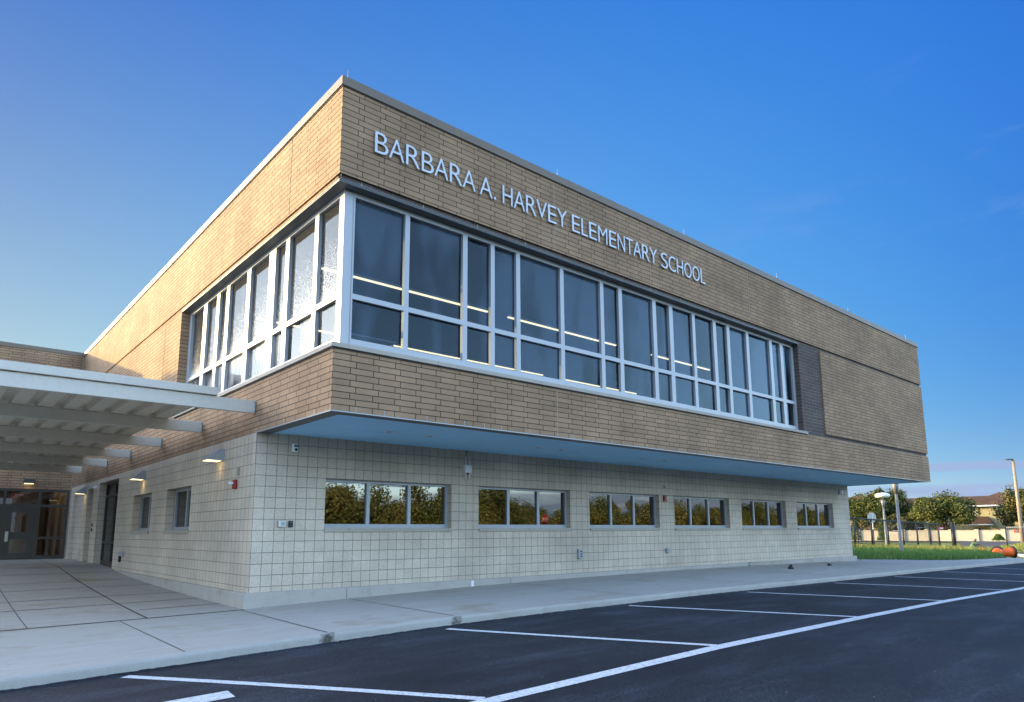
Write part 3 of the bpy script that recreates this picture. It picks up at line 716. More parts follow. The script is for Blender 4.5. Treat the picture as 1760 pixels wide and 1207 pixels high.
for x0, x1, hx in ((-2.115,-1.095,-1.98),(-3.195,-2.205,-2.35)):
    b = MB(); b.wall(lambda u, z, d: (u, YW+.03+d, z), x0, x1, .39, 2.41, [(x0+.24,x1-.22,.62,1.15,.04),(x0+.24,x1-.22,1.42,2.18,.04)])
    dd = b.build('door', M['bronze'], school)
    b = MB()
    for z0, z1 in ((.62,1.15),(1.42,2.18)): b.quad((x0+.24,YW+.06,z0),(x1-.22,YW+.06,z0),(x1-.22,YW+.06,z1),(x0+.24,YW+.06,z1))
    b.build('pane', M['glass_door'], dd)
    b = MB(); b.box(hx-.05,YW-.0,1.07,hx+.05,YW+.028,1.45); b.box(hx-.02,YW-.05,1.18,hx+.02,YW-.001,1.22); b.tube([(hx,YW-.05,1.16),(hx,YW-.05,1.36)], .014, 8); b.build('handle', M['steel'], dd, .004)
b = MB()
b.quad((-7,30,.2),(0,30,.2),(0,30,3.4),(-7,30,3.4)); b.quad((-7,YW+.1,.36),(0,YW+.1,.36),(0,30,.36),(-7,30,.36)); b.quad((-7,YW+.1,3.4),(-7,30,3.4),(0,30,3.4),(0,YW+.1,3.4)); b.quad((-.01,YW+.1,.2),(-.01,YW+.1,3.4),(-.01,30,3.4),(-.01,30,.2))
b.build('lobby', M['lobby'], sf)
for x, y in ((-1.9,24.6),(-.8,24.4),(-.55,25.6),(-.9,27),(-2.2,27),(-.4,27.4),(-3.5,25.5)):
    b = MB(); b.box(x-.3,y-.08,3.36,x+.3,y+.08,3.395); b.build('lobby_light', M['panel_light'], school)
def text_mesh(ch, name, depth, mt, parent=None):
    cu = bpy.data.curves.new(name, 'FONT'); cu.body = ch; cu.extrude = depth/2; cu.resolution_u = 6; cu.offset = -.010
    o = bpy.data.objects.new(name, cu); col.objects.link(o)
    dg = bpy.context.evaluated_depsgraph_get(); me = bpy.data.meshes.new_from_object(o.evaluated_get(dg)); bpy.data.objects.remove(o)
    me.materials.clear(); me.materials.append(mt)
    return me
def place_text(me, name, x0, x1, z0, z1, y, parent):
    """fit the glyph mesh to x0..x1, z0..z1 on a plane facing -y"""
    vx = [v.co.x for v in me.vertices]; vy = [v.co.y for v in me.vertices]; ax, ay = min(vx), min(vy); sx = (x1-x0)/(max(vx)-ax); sy = (z1-z0)/(max(vy)-ay)
    for v in me.vertices: v.co = Vector(((v.co.x-ax)*sx + x0, y - v.co.z, (v.co.y-ay)*sy + z0))
    o = bpy.data.objects.new(name, me); col.objects.link(o); o.parent = parent; return o
ex = empty('exit_sign', (-1.75,23.75,2.72), 'red lit EXIT sign hanging inside the entrance glass', 'exit sign')
b = MB(); b.box(-.22,0,0,.22,.05,.24); b.tube([(0,.025,.24),(0,.025,.68)], .012, 6); b.build('housing', M['black'], ex)
place_text(text_mesh('EXIT', 'exit', .006, M['exit']), 'lettering', -.18, .18, .04, .20, -.005, ex)

# ------------------------------------------------------------------ sign letters
sign = empty('school_name_sign', (.6,0,7.68), 'white raised letters reading BARBARA A. HARVEY ELEMENTARY SCHOOL across the upper brick', 'sign')
ARIAL = {'A':(0,667,667),'B':(73,630,667),'R':(81,710,722),'H':(80,642,722),'V':(5,662,667),'E':(79,624,667),'Y':(5,660,667),'L':(75,524,556),'M':(76,757,833),'N':(77,642,722),'T':(21,592,611),'S':(45,622,667),'C':(50,683,722),'O':(50,730,778),'.':(91,191,278)}
glyph = {c: text_mesh(c, 'letter', .022, M['letter']) for c in ARIAL}
for word, x0, x1 in (('BARBARA',.60,2.745),('A.',2.845,3.245),('HARVEY',3.42,5.20),('ELEMENTARY',5.36,8.30),('SCHOOL',8.46,10.33)):
    l0 = ARIAL[word[0]][0]; tot = sum(ARIAL[c][2] for c in word[:-1]) + ARIAL[word[-1]][1] - l0; k = (x1-x0)/tot; pen = -l0
    for c in word:
        a, bb, adv = ARIAL[c]; r = 'SCO'.find(c) >= 0
        me = glyph[c].copy()
        z0, z1 = (7.675, 8.065) if r else (7.68, 8.06)
        if c == '.': z1 = z0 + .06
        place_text(me, 'letter', x0+(pen+a)*k-.6, x0+(pen+bb)*k-.6, z0-7.68, z1-7.68, -.035, sign); pen += adv
b = MB()
for i in range(24): 
    x = .12 + i*.42; b.tube([(x,-.02,.2),(x,.0,.2)], .006, 5)
b.build('mounting_studs', M['steel'], sign)

# ------------------------------------------------------------------ canopy
cp = empty('entrance_canopy', (-3,3.1,0), 'white steel beam canopy with corrugated deck over the entrance walk', 'canopy')
cpx, cpy = -3, 3.1
BY = [3.16, 6.36, 9.71, 13.13, 16.46, 19.86]; BX0 = -5.6
for i, y in enumerate(BY):
    x1 = -.012 if i < 5 else -.2
    b = MB(); z0, z1 = 3.565, 3.80
    b.box(BX0-cpx, y-cpy, z0, x1-cpx, y+.10-cpy, z1)
    o = b.build('beam', M['white_steel'], cp, .006)
    b = MB(); b.box(x1-.012-cpx, y-.012-cpy, z0-.005, x1+.002-cpx, y-.001-cpy, z1+.004)
    for z in (z0+.03, z1-.03): b.tube([(x1-.03-cpx,y-.003-cpy,z),(x1-.03-cpx,y-.012-cpy,z)], .008, 6)
    b.build('end_plate', M['alu'], o)
b = MB(); y0, y1, x, per = 3.2, 20.3, -.74, .42
while x > BX0:   # trapezoid decking
    xs = [x, x-.24, x-.255, x-.405, x-.42]; zs = [3.806, 3.806, 3.896, 3.896, 3.806]
    for i in range(4):
        b.quad((xs[i]-cpx,y0-cpy,zs[i]),(xs[i]-cpx,y1-cpy,zs[i]),(xs[i+1]-cpx,y1-cpy,zs[i+1]),(xs[i+1]-cpx,y0-cpy,zs[i+1]))
    x -= per
b.quad((-.73-cpx,y0-cpy,3.90),(-.73-cpx,y1-cpy,3.90),(BX0-cpx,y1-cpy,3.90),(BX0-cpx,y0-cpy,3.90))
b.build('deck', M['deck'], cp)
b = MB(); b.box(BX0-cpx,3.10-cpy,3.812,-.715-cpx,3.20-cpy,3.955); b.build('fascia', M['white_steel'], cp, .008)
b = MB(); b.box(-.735-cpx,3.20-cpy,3.803,-.715-cpx,20.3-cpy,3.95); b.build('side_fascia', M['white_steel'], cp)
for i, y in enumerate(BY):
    b = MB(); b.box(BX0-cpx,y-.05-cpy,-.1,BX0+.15-cpx,y+.15-cpy,3.565); b.build('column', M['white_steel'], cp, .006)
for y in BY[1:5]:
    b = MB()
    for k in range(12): b.box(-1.0-.42*k-cpx, y-.006-cpy, 3.803, -.996-.42*k-cpx, y+.02-cpy, 3.87)
    b.build('deck_closure', M['deck'], cp)

# ------------------------------------------------------------------ things on the walls
lampdefs = [(4.97,'grey wedge wall light nearest the building corner, above the fire alarm'),(11.3,'grey wedge wall light above the two small side windows'),(19.95,'grey wedge wall light over the recess beside the entrance')]
wl = None
def spot(loc, rot, e, size=R(100)):
    d = bpy.data.lights.new('wall_lamp', 'SPOT'); d.energy = e; d.color = (1,.78,.36); d.spot_size = size; d.spot_blend = .8; d.shadow_soft_size = .05
    o = bpy.data.objects.new('wall_lamp', d); col.objects.link(o); o.location = loc; o.rotation_euler = rot; return o
for y, lab in lampdefs:
    if wl is None:
        wl = empty('wall_light'); b = MB(); w = .2
        p = [(0,2.79),(-.34,2.81),(-.30,2.85),(-.10,3.035),(0,3.04)]
        for s in (-1, 1):
            q = [(x, s*w, z) for x, z in p]; b.quad(*(q if s < 0 else q[::-1]))
        for i in range(len(p)):
            a, c = p[i], p[(i+1)%len(p)]
            if i == 0: continue
            b.quad((a[0],w,a[1]),(c[0],w,c[1]),(c[0],-w,c[1]),(a[0],-w,a[1]))
        b.build('housing', M['grey_plastic'], wl)
        b = MB(); b.quad((-.03,-w+.03,2.795),(-.31,-w+.03,2.81),(-.31,w-.03,2.81),(-.03,w-.03,2.795)); b.box(-.31,-w+.03,2.80,-.03,w-.03,2.806); b.build('lens', M['lamp'], wl)
        o = wl
    else: o = copy_tree(wl)
    o.location = (0, y, 0); tag(o, lab, 'wall light', 'wedge wall lights along the left wall')
    s = spot((-.14, y, 2.785), (0, R(10), 0), .35, R(130)); s.parent = o; s.location = (-.075, 0, 2.785)
el = empty('entrance_light', (-1.46,YW,3.29), 'flat dark light fitting glowing on the brick above the entrance doors', 'wall light')
b = MB(); b.box(-.17,-.16,.02,.17,-.002,.2); b.build('housing', M['bronze'], el, .01)
b = MB(); b.box(-.15,-.15,-.004,.15,-.02,.018); b.build('lens', M['lamp'], el)
s = spot((0,0,0), (R(-14),0,0), .22, R(140)); s.parent = el; s.location = (0,-.06,-.01)

def strobe(loc, rz, label, facing):
    o = empty('fire_alarm', loc, label, 'fire alarm', None, rz)
    b = MB(); b.box(-.07,-.06,-.09,.07,-.001,.09); b.build('housing', M['red'], o, .012)
    b = MB(); b.box(-.03,-.15,.0,.03,-.061,.045); b.build('strobe_lens', M['white'], o, .01)
strobe((0,3.97,2.27), R(-90), 'red fire alarm with white lens on the left block wall near the corner', 0)
strobe((12.36,D,2.30), 0, 'red fire alarm between the third and fourth ground floor windows', 1)
def plate(name, x0, z0, x1, z1, dep, mt, label, cat, bev=.006):
    o = empty(name, ((x0+x1)/2, D, (z0+z1)/2), label, cat)
    hx, hz = (x1-x0)/2, (z1-z0)/2
    b = MB(); b.box(-hx,-dep,-hz,hx,-.001,hz); b.build('housing', mt, o, bev); return o
o = plate('security_camera', .69,2.87,.80,3.03, .07, M['white'], 'white upright camera box high on the wall left of the first window', 'camera', .015)
b = MB(); b.box(-.03,-.073,.02,.05,-.0705,.05); b.build('sensor_window', M['black'], o)
b = MB(); b.tube([(.01,-.0695,-.035),(.01,-.08,-.035)], [.03,.022], 14); b.build('lens', M['black'], o)
o = plate('door_intercom', .48,1.445,.62,1.56, .06, M['steel'], 'silver call panel on the wall by the building corner', 'intercom')
b = MB(); b.box(-.02,-.064,-.035,.05,-.0605,.035); b.build('speaker_grille', M['grey_plastic'], o)
o = plate('card_reader', .69,1.44,.77,1.56, .045, M['black'], 'small black card reader right of the silver call panel', 'card reader')
b = MB(); b.box(-.012,-.048,.03,.012,-.0455,.036); b.build('status_light', M['grey_plastic'], o)
o = plate('junction_box', 4.80,2.68,4.99,2.86, .09, M['white'], 'white square junction box with four conduits above the gap between first two windows', 'junction box')
b = MB()
for x in (-.05,.06): b.tube([(x,-.045,.09),(x,-.045,.30)], .014, 8); b.tube([(x,-.045,-.09),(x,-.045,-.25)], .014, 8)
b.build('conduit', M['white'], o)
b = MB(); b.tube([(-.05,-.045,.30),(-.04,-.07,.40),(.0,-.08,.46),(.08,-.06,.50)], .009, 6); b.build('cable', M['black'], o)
b = MB(); b.tube([(0,-.05,-.09),(0,-.05,-.13)], .025, 8); b.build('gland', M['black'], o)
o = plate('outlet_box', 8.54,.63,8.69,.87, .06, M['grey_plastic'], 'grey outlet box with black slots low between second and third windows', 'outlet box')
b = MB()
for z in (-.06,.0,.06): b.box(-.02,-.064,z-.015,.04,-.0605,z+.015)
b.build('slots', M['black'], o)
o = plate('outlet_cover', 12.31,.69,12.46,.83, .08, M['grey_plastic'], 'plain grey outlet cover low between third and fourth windows', 'outlet box', .02)
b = MB(); b.box(-.05,-.083,-.05,.05,-.081,.05); b.build('lid', M['grey_plastic'], o)
o = plate('address_plate', 12.29,2.58,12.43,2.71, .012, M['stone'], 'small beige cover plate above the right hand fire alarm', 'plate', .002)
b = MB(); b.tube([(0.02,-.012,-.01),(.02,-.02,-.01)], .022, 8); b.build('knockout', M['black'], o)
o = plate('wall_sensor', 24.2,2.79,24.34,2.98, .05, M['grey_plastic'], 'small grey sensor under the soffit near the far end of the block wall', 'sensor', .006)
b = MB(); b.box(.2,-.04,-.07,.3,-.002,.07); b.build('sounder', M['white'], o)
o = empty('hose_tap', (16.75,2.955,.17), 'small metal hose tap standing out of the plinth below the fifth window', 'tap')
b = MB(); b.tube([(0,0,0),(0,-.09,0),(0,-.12,-.04)], .022, 8); b.tube([(0,-.06,.0),(0,-.06,.09)], .015, 8); b.build('spout', M['steel'], o)
b = MB(); b.tube([(-.04,-.06,.1),(.04,-.06,.1)], .014, 8); b.build('handle', M['black'], o)
o = empty('wall_vent', (0,13.15,.72), 'grey rusty box vent low on the left wall beside the door recess', 'vent')
b = MB(); b.box(-.06,-.26,-.03,-.001,.26,.11); b.build('housing', M['grey_plastic'], o, .006)
b = MB(); b.tube([(-.03,.18,-.03),(-.03,.18,-.2)], .035, 8); b.build('outlet_pipe', M['black'], o)
o = empty('dome_camera', (0,17.9,2.93), 'white dome camera at the top of the block pier', 'camera')
b = MB(); b.tube([(0,0,0),(-.05,0,0)], .07, 14); b.tube([(-.05,0,-.0),(-.08,0,-.02),(-.11,0,-.03)], [.06,.055,.02], 14); b.build('housing', M['white'], o)
b = MB(); b.tube([(-.1,0,-.035),(-.12,0,-.04)], .018, 10); b.build('lens', M['black'], o)
o = empty('door_buttons', (0,18.1,1.55), 'two small black push buttons on the block pier by the door', 'button')
b = MB(); b.box(-.03,-.05,.05,-.001,.05,.15); b.build('button', M['black'], o); b = MB(); b.box(-.03,-.05,-.12,-.001,.05,-.02); b.build('button', M['black'], o)
o = empty('cover_plate', (0,3.87,2.52), 'small pale green cover plate above the alarm on the left wall', 'plate')
b = MB(); b.box(-.012,-.07,-.08,-.001,.07,.08); b.build('cover', M['joint'], o); b = MB(); b.box(-.016,-.015,-.04,-.0121,.015,.03); b.build('slot', M['grey_plastic'], o)
o = empty('metal_cap', (16.2,1.2,h_walk(16.2,1.2)), 'dark crumpled object lying on the pavement below the fifth window', 'litter')
b = MB(); b.tube([(0,0,0),(0,0,.05),(.03,0,.11),(.02,.02,.13)], [.09,.08,.05,.015], 9); b.build('lump', M['rubber'], o)
o2 = MB(); o2.tube([(0,0,.0),(.12,.03,.02),(.24,0,.0)], [.03,.05,.02], 8); o2 = o2.build('fallen_leaf', M['rubber']); o2.location = (19.2,1.4,h_walk(19.2,1.4)+.02); tag(o2, 'flat dark scrap on the pavement beyond the crumpled object', 'litter')

# ------------------------------------------------------------------ vegetation
def crown_mesh(name, n, rx, ry, rz, leaf, lobes, mt, seed, zc):
    rnd = random.Random(seed); g = MB(); L_ = []
    for i in range(lobes):
        a = rnd.uniform(0, 2*math.pi); el = rnd.uniform(-.55, 1.0); k = rnd.uniform(.35, .85)
        L_.append((math.cos(a)*math.cos(el)*rx*k, math.sin(a)*math.cos(el)*ry*k, math.sin(el)*rz*k, rnd.choice((.18,.24,.3,.42))*rnd.uniform(.9,1.15)))
    for i in range(n):
        cx_, cy_, cz_, s = rnd.choice(L_)
        d = Vector((rnd.gauss(0,1), rnd.gauss(0,1), rnd.gauss(0,1))).normalized()*rnd.random()**.45
        if rnd.random() < .04: d *= 1.35
        p = Vector((cx_+d.x*s*rx, cy_+d.y*s*ry, zc+cz_+d.z*s*rz*.95))
        nrm = (d + Vector((rnd.gauss(0,.6), rnd.gauss(0,.6), rnd.gauss(0,.6)+.3))).normalized()
        a = nrm.orthogonal().normalized(); a.rotate(Matrix.Rotation(rnd.uniform(0,6.28), 3, nrm)); b_ = nrm.cross(a)
        l = leaf*rnd.uniform(.55, 1.3); w = l*.55
        g.quad(p-a*l, p-b_*w, p+a*l, p+b_*w)
    return g
def trunk_mesh(h, r, rx, rz, zc, seed):
    rnd = random.Random(seed); g = MB()
    g.tube([(0,0,-.3),(0.03,.02,h*.4),(.1*rx*.2,0,h)], [r*1.25, r, r*.75], 8)
    for i in range(7):
        a = i*2.4+rnd.random(); k = rnd.uniform(.45,.8)
        g.tube([(0,0,h*.75),(math.cos(a)*rx*k*.5, math.sin(a)*rx*k*.5, h+(zc-h)*.5),(math.cos(a)*rx*k, math.sin(a)*rx*k, zc+rnd.uniform(-.1,.6)*rz)], [r*.55, r*.3, r*.06], 6)
    return g
def tree(name, loc, rx, ry, rz, zc, n, leaf, mt, seed, label, group=None, lobes=38, th=None, tr=.18, cat='tree'):
    o = empty(name, loc, label, cat, group)
    trunk_mesh(th or zc-rz*.7, tr, rx, rz, zc, seed).build('trunk', M['bark'], o)
    crown_mesh('crown', n, rx, ry, rz, leaf, lobes, mt, seed, zc).build('crown', mt, o)
    return o
tree('oak_tree', (134.4,47.6,-.5), 4.2,5.6,4.2, 5.0, 14000, .23, M['leaf'], 1, 'broad olive green tree next to the block wall end, behind the octagonal sign', tr=.25)
tree('oak_tree', (134.0,43.0,-.5), 4.0,4.6,4.6, 5.6, 14000, .23, M['leaf'], 2, 'tallest tree directly behind the white disc lamp', tr=.25)
tree('oak_tree', (131.5,39.3,-.5), 3.2,4.4,2.5, 3.1, 10000, .23, M['leafdark'], 12, 'low shaded tree just right of the grey lamp pole', tr=.25)
tree('oak_tree', (130.0,31.6,-.5), 3.8,5.7,4.1, 4.6, 17000, .21, M['leaf'], 3, 'rounded full tree in front of the middle of the long brown roof', tr=.28)
tree('oak_tree', (133.0,20.2,-.5), 3.6,4.6,4.4, 4.7, 12000, .23, M['leaf2'], 4, 'tree at the right picture edge behind the street light', tr=.25)
def shrub(loc, r, h, label, seed):
    rnd = random.Random(seed); o = empty('columnar_shrub', loc, label, 'shrub'); g = MB()
    for i in range(1600):
        t = rnd.random(); a = rnd.uniform(0,6.28); rr = r*(1-.75*t)*rnd.random()**.4
        p = Vector((math.cos(a)*rr, math.sin(a)*rr, .15+t*h)); n_ = Vector((rnd.gauss(0,1),rnd.gauss(0,1),rnd.gauss(0,1))).normalized(); q = n_.orthogonal().normalized(); s = n_.cross(q)
        g.quad(p-q*.13, p-s*.07, p+q*.13, p+s*.07)
    g.build('foliage', M['leaf_bright'], o); g = MB(); g.tube([(0,0,-.2),(0,0,h*.7)], [.06,.02], 6); g.build('stem', M['bark'], o)
shrub((118.4,42.0,-.5), 1.0, 3.4, 'tapering bright green shrub left of the octagonal sign post', 5)
shrub((115.5,36.5,-.5), .9, 3.1, 'tapering yellow green shrub between octagonal sign and white disc lamp', 6)
shrub((123.2,22.4,-.5), .95, .9, 'low bush growing against the sunny cream wall', 8)
# woods on the far side of the car park, seen in the ground floor glass
proto = [tree('woodland_tree', (0,0,-.8), 4.0,4.0,3.4,3.6, 16000, .13, M['leaf_sun'], 21, None, None, 20, 1.6),
         tree('woodland_tree', (0,0,-.8), 3.4,3.4,3.7,4.0, 16000, .13, M['leaf_sun2'], 22, None, None, 20, 1.8)]
rnd = random.Random(5); n_ = 0
for i in range(34):
    x = 14 + i*4.2 + rnd.uniform(-.8,.8); y = -41 - rnd.random()*3 - i*.15
    src = proto[i % 2]; o = src if i < 2 else copy_tree(src)
    o.location = (x, y, -1.0); s = rnd.uniform(.85,1.15)*(1.0 if i not in (9,13) else .72); o.scale = (s*1.05,s*1.05,s); o.rotation_euler.z = rnd.uniform(0,6.28)
    tag(o, 'sunlit tree of the wood across the car park, mirrored in the ground floor windows', 'tree', 'wood across the car park')

# ------------------------------------------------------------------ street furniture
def disc_lamp(loc, label):
    o = empty('disc_lamp', loc, label, 'street lamp', 'disc topped path lamps')
    b = MB(); b.tube([(0,0,-.5),(0,0,0),(0,0,3.55)], [.11,.10,.08], 16); b.build('pole', M['lamp_grey'], o)
    b = MB(); b.tube([(0,0,3.5),(0,0,3.85),(0,0,4.15)], [.105,.15,.20], 18); b.build('collar', M['lamp_grey'], o)
    b = MB(); b.tube([(0,0,4.15),(0,0,4.32)], [.03,.03], 8)
    for k in range(4):
        a = k*math.pi/2+.6; b.tube([(math.cos(a)*.16,math.sin(a)*.16,4.15),(math.cos(a)*.36,math.sin(a)*.36,4.36)], .014, 6)
    b.build('bracket', M['lamp_grey'], o)
    b = MB(); prof = [(4.33,.12),(4.345,.40),(4.42,.57),(4.55,.62),(4.68,.56),(4.76,.38),(4.79,.1)]
    b.tube([(0,0,z) for z, r in prof], [r for z, r in prof], 28); b.build('lamp_head', M['lamp_white'], o)
    b = MB()
    for s in (-1, 1): b.box(s*.36*.756-.07,s*.36*-.654-.45,4.53,s*.36*.756+.07,s*.36*-.654-.40,4.58)
    b.build('slot', M['grey_plastic'], o)
    return o
disc_lamp((60.1,14.95,-.2), 'path lamp with its white disc head showing behind the fence')
disc_lamp((39.6,6.40,-.02), 'grey path lamp on the lawn with its head hidden by the overhang')
o = empty('stop_sign', (69.9,19.85,-.35), 'grey back of an octagonal stop sign on a pale post behind the fence', 'road sign')
def octagon(b, r, z, y0, y1, ang):
    d = Vector((math.cos(ang), math.sin(ang), 0)); n = Vector((-d.y, d.x, 0)); P = [d*r*math.cos(R(22.5+45*k)) + Vector((0,0,z+r*math.sin(R(22.5+45*k)))) for k in range(8)]
    b.quad(*[p+n*y0 for p in P]); b.quad(*[p+n*y1 for p in reversed(P)])
    for k in range(8): b.quad(P[k]+n*y1, P[(k+1)%8]+n*y1, P[(k+1)%8]+n*y0, P[k]+n*y0)
va = math.atan2(-.654,.756)+.25
b = MB(); octagon(b, .55, 2.95, .02, .035, va); b.build('sign_plate', M['galv'], o)
b = MB(); b.tube([(0,0,-.3),(0,0,3.4)], .05, 8); b.build('post', M['kerb_white'], o)
o = empty('stop_sign', (34.2,-25,-.7), 'red stop sign across the car park, mirrored in the second ground floor window', 'road sign')
b = MB(); octagon(b, .42, 2.95, -.02, 0, math.pi); b.build('sign_plate', M['red'], o)
me = text_mesh('STOP', 'stop', .004, M['white']); tx = place_text(me, 'lettering', -.31, .31, 2.8, 3.1, -.025, o); tx.rotation_euler.z = math.pi
b = MB(); b.tube([(0,-.05,-.3),(0,-.05,3.3)], .03, 8); b.build('post', M['galv'], o)
o = empty('work_barrier', (25.2,-20,-.75), 'orange work barrier frame across the car park, mirrored in the second ground floor window', 'barrier')
for s in (-1,1):
    b = MB(); b.tube([(s*1.1,.35,0),(s*1.1,0,1.35),(s*1.1,-.35,0)], .04, 6); b.build('leg', M['orange'], o)
b = MB(); b.box(-1.3,-.02,1.15,1.3,.02,1.4); b.build('rail', M['orange'], o); b = MB(); b.box(-1.3,-.02,.65,1.3,.02,.85); b.build('rail', M['orange'], o)

# chain link fences
def link_panel(g, p, q, z0, z1, s=.22):
    p, q = Vector(p), Vector(q); ln = (q-p).length; d = (q-p)/ln; n = int(ln/s); H = z1-z0
    for k in range(-int(H/s)-1, n+1):
        for sg in (1,-1):
            # diagonal wire clipped to the panel
            u0 = k*s if sg > 0 else k*s+H; u1 = k*s+H if sg > 0 else k*s
            a, c = max(0,min(ln,u0)), max(0,min(ln,u1))
            za = z0+abs(a-u0); zc = z1-abs(c-u1)
            if abs(a-c) < .05: continue
            A, Cc = p+d*a, p+d*c
            g.tube([(A.x,A.y,za),(Cc.x,Cc.y,zc)], .0065, 3, caps=False)
fo = empty('chain_link_fence', (45,12.4,0), 'black chain link fence with open gate posts running behind the lawn', 'fence')
fb = lambda x: lerp_tab([(44,.1),(50,.05),(58,-.12),(66,-.25)], x); ft = lambda x: lerp_tab([(44,2.30),(50,2.15),(58,1.95),(66,1.8)], x)
fxs = [44.5,47.6,50.7,53.8,56.9,60,63,65.2]
for x in fxs:
    b = MB(); b.tube([(x-45,0,fb(x)-.4),(x-45,0,ft(x)+.03)], .075, 8); b.build('post', M['fence'], fo)
b = MB(); b.tube([(x-45,0,ft(x)) for x in fxs], .055, 6, sm=False); b.build('top_rail', M['fence'], fo)
b = MB(); b.tube([(x-45,0,fb(x)+.12) for x in fxs], .02, 6, sm=False); b.build('bottom_rail', M['fence'], fo)
g = MB()
for a, c in zip(fxs, fxs[1:]): link_panel(g, (a-45,0), (c-45,0), (fb(a)+fb(c))/2+.08, (ft(a)+ft(c))/2)
g.build('wire_mesh', M['fence'], fo)
f2 = empty('chain_link_fence', (49,16.5,0), 'lower black fence line with thin posts behind the white disc lamp', 'fence')
xs = [-1,2.2,5.4,8.6,11.8,15,17.5]
for x in xs:
    b = MB(); b.tube([(x,-.02*x,-.4),(x,-.02*x,1.72-.03*x)], .055, 8); b.build('post', M['fence'], f2)
for z in (1.7,.45):
    b = MB(); b.tube([(x,-.02*x,z-.03*x) for x in xs], .04, 6, sm=False); b.build('rail', M['fence'], f2)
o = empty('gate_post', (64.7,11.1,-.3), 'thick dark gate post at the right end of the black fence', 'post')
b = MB(); b.tube([(0,0,-.4),(0,0,2.2)], .17, 14); b.build('shaft', M['fence'], o); b = MB(); b.tube([(0,0,2.2),(0,0,2.26),(0,0,2.3)], [.18,.16,.04], 14); b.build('cap', M['fence'], o)
o = empty('warning_sign', (64.3,11.95,1.42), 'small red notice wired to the fence by the gate post', 'sign', None, va)
b = MB(); b.box(-.32,-.12,-.14,.32,-.10,.18); b.build('sign_plate', M['red'], o); b = MB(); b.box(-.20,-.124,-.02,.20,-.121,.08); b.build('white_panel', M['white'], o)
f3 = empty('gate_fence', (67.2,7.8,-.25), 'grey fence frame with top rail on the mound at the right edge', 'fence')
dr_ = Vector((.5,-.866)); pts = [dr_*k for k in (0,3,6,9)]
for p in pts:
    b = MB(); b.tube([(p.x,p.y,-.5),(p.x,p.y,1.78)], .04, 8); b.build('post', M['fence'], f3)
b = MB(); b.tube([(p.x,p.y,1.75) for p in pts], .03, 6); b.build('top_rail', M['galv'], f3)
g = MB(); link_panel(g, pts[0], pts[-1], .1, 1.74); g.build('wire_mesh', M['galv'], f3)
o = empty('warning_sign', (67.45,7.1,1.18), 'faded orange notice on the grey fence frame by the street light', 'sign', None, va)
b = MB(); b.box(-.28,-.04,-.14,.28,-.02,.16); b.build('sign_plate', M['orange'], o); b = MB(); b.box(-.16,-.044,-.03,.1,-.041,.06); b.build('white_panel', M['white'], o)
# street light
o = empty('street_light', (99.9,14.05,-.35), 'tall pale street light pole with a flat dark lamp head', 'street light')
b = MB(); b.tube([(0,0,-.4),(0,0,10.35)], [.26,.15], 12); b.build('pole', M['wood'], o)
hd = Vector((-.756,.654,0))
b = MB(); b.tube([(0,0,10.38),tuple(hd*.35+Vector((0,0,10.40)))], .05, 8); b.build('arm', M['bronze'], o)
b = MB(); p = [hd*.1+Vector((-.15,-.17,0)), hd*.1+Vector((.15,.17,0)), hd*.95+Vector((.15,.17,0)), hd*.95+Vector((-.15,-.17,0))]
b.prism([(q.x,q.y) for q in p][::-1], 10.36, 10.48); b.build('lamp_head', M['bronze'], o)
# cream wall with pillars
A0, A1 = Vector((120.6,80.0)), Vector((132.4,-10)); dw = (A1-A0).normalized(); nw = Vector((dw.y,-dw.x)); ang = math.atan2(dw.y, dw.x)
wo = empty('boundary_wall', (A0.x,A0.y,-.5), 'long cream precast boundary wall with square pillars in the sun', 'wall', None, ang)
ln = (A1-A0).length; b = MB(); b.box(0,0,-.3,ln,.12,1.62); b.box(0,-.04,1.62,ln,.16,1.72); b.build('panels', M['cream_wall'], wo)
k = 0
while k < ln:
    b = MB(); b.box(k-.28,-.25,-.3,k+.28,.30,1.80); b.box(k-.33,-.30,1.80,k+.33,.35,1.88); b.build('pillar', M['cream_wall'], wo); k += 3.6
# apartment building behind ----------------------------------------------
ho = empty('apartment_building', (139.2,41.4,-.5), 'long two storey yellow apartment block with brown hipped roof', 'apartment building', None, math.atan2(-.99,.13))
b = MB(); b.box(-26,0,-.2,34,10,6.05); b.box(10.5,-1.2,-.2,20,0,6.05); b.box(-14,-1.2,-.2,-3,0,6.05); b.build('wall', M['house_wall'], ho)
def gable(b, x0, x1, y0, y1, ze, zr, hip):
    ym = (y0+y1)/2
    b.quad((x0,y0,ze),(x1,y0,ze),(x1-hip,ym,zr),(x0+hip,ym,zr)); b.quad((x1,y1,ze),(x0,y1,ze),(x0+hip,ym,zr),(x1-hip,ym,zr))
    b.quad((x0,y1,ze),(x0,y0,ze),(x0+hip,ym,zr)); b.quad((x1,y0,ze),(x1,y1,ze),(x1-hip,ym,zr))
b = MB(); gable(b, -26.6, 34.6, -.6, 10.6, 6.07, 8.0, 5)
for x0, x1, zp in ((9.6,20.9,8.55),(-14.9,-2.1,9.1)):
    xm = (x0+x1)/2; b.quad((x0,-1.9,6.1),(x1,-1.9,6.1),(xm,3.2,zp)); b.quad((x1,-1.9,6.1),(x1,6,6.1),(xm,5,zp),(xm,3.2,zp)); b.quad((x0,6,6.1),(x0,-1.9,6.1),(xm,3.2,zp),(xm,5,zp)); b.quad((x1,6,6.1),(x0,6,6.1),(xm,5,zp))
b.build('roof', M['shingle'], ho)
b = MB(); b.box(-26.7,-.72,5.88,34.7,-.6,6.08)
for x0, x1 in ((9.5,21),(-15,-2)): b.box(x0,-2.02,5.88,x1,-1.9,6.1)
b.build('eaves_board', M['house_trim'], ho)
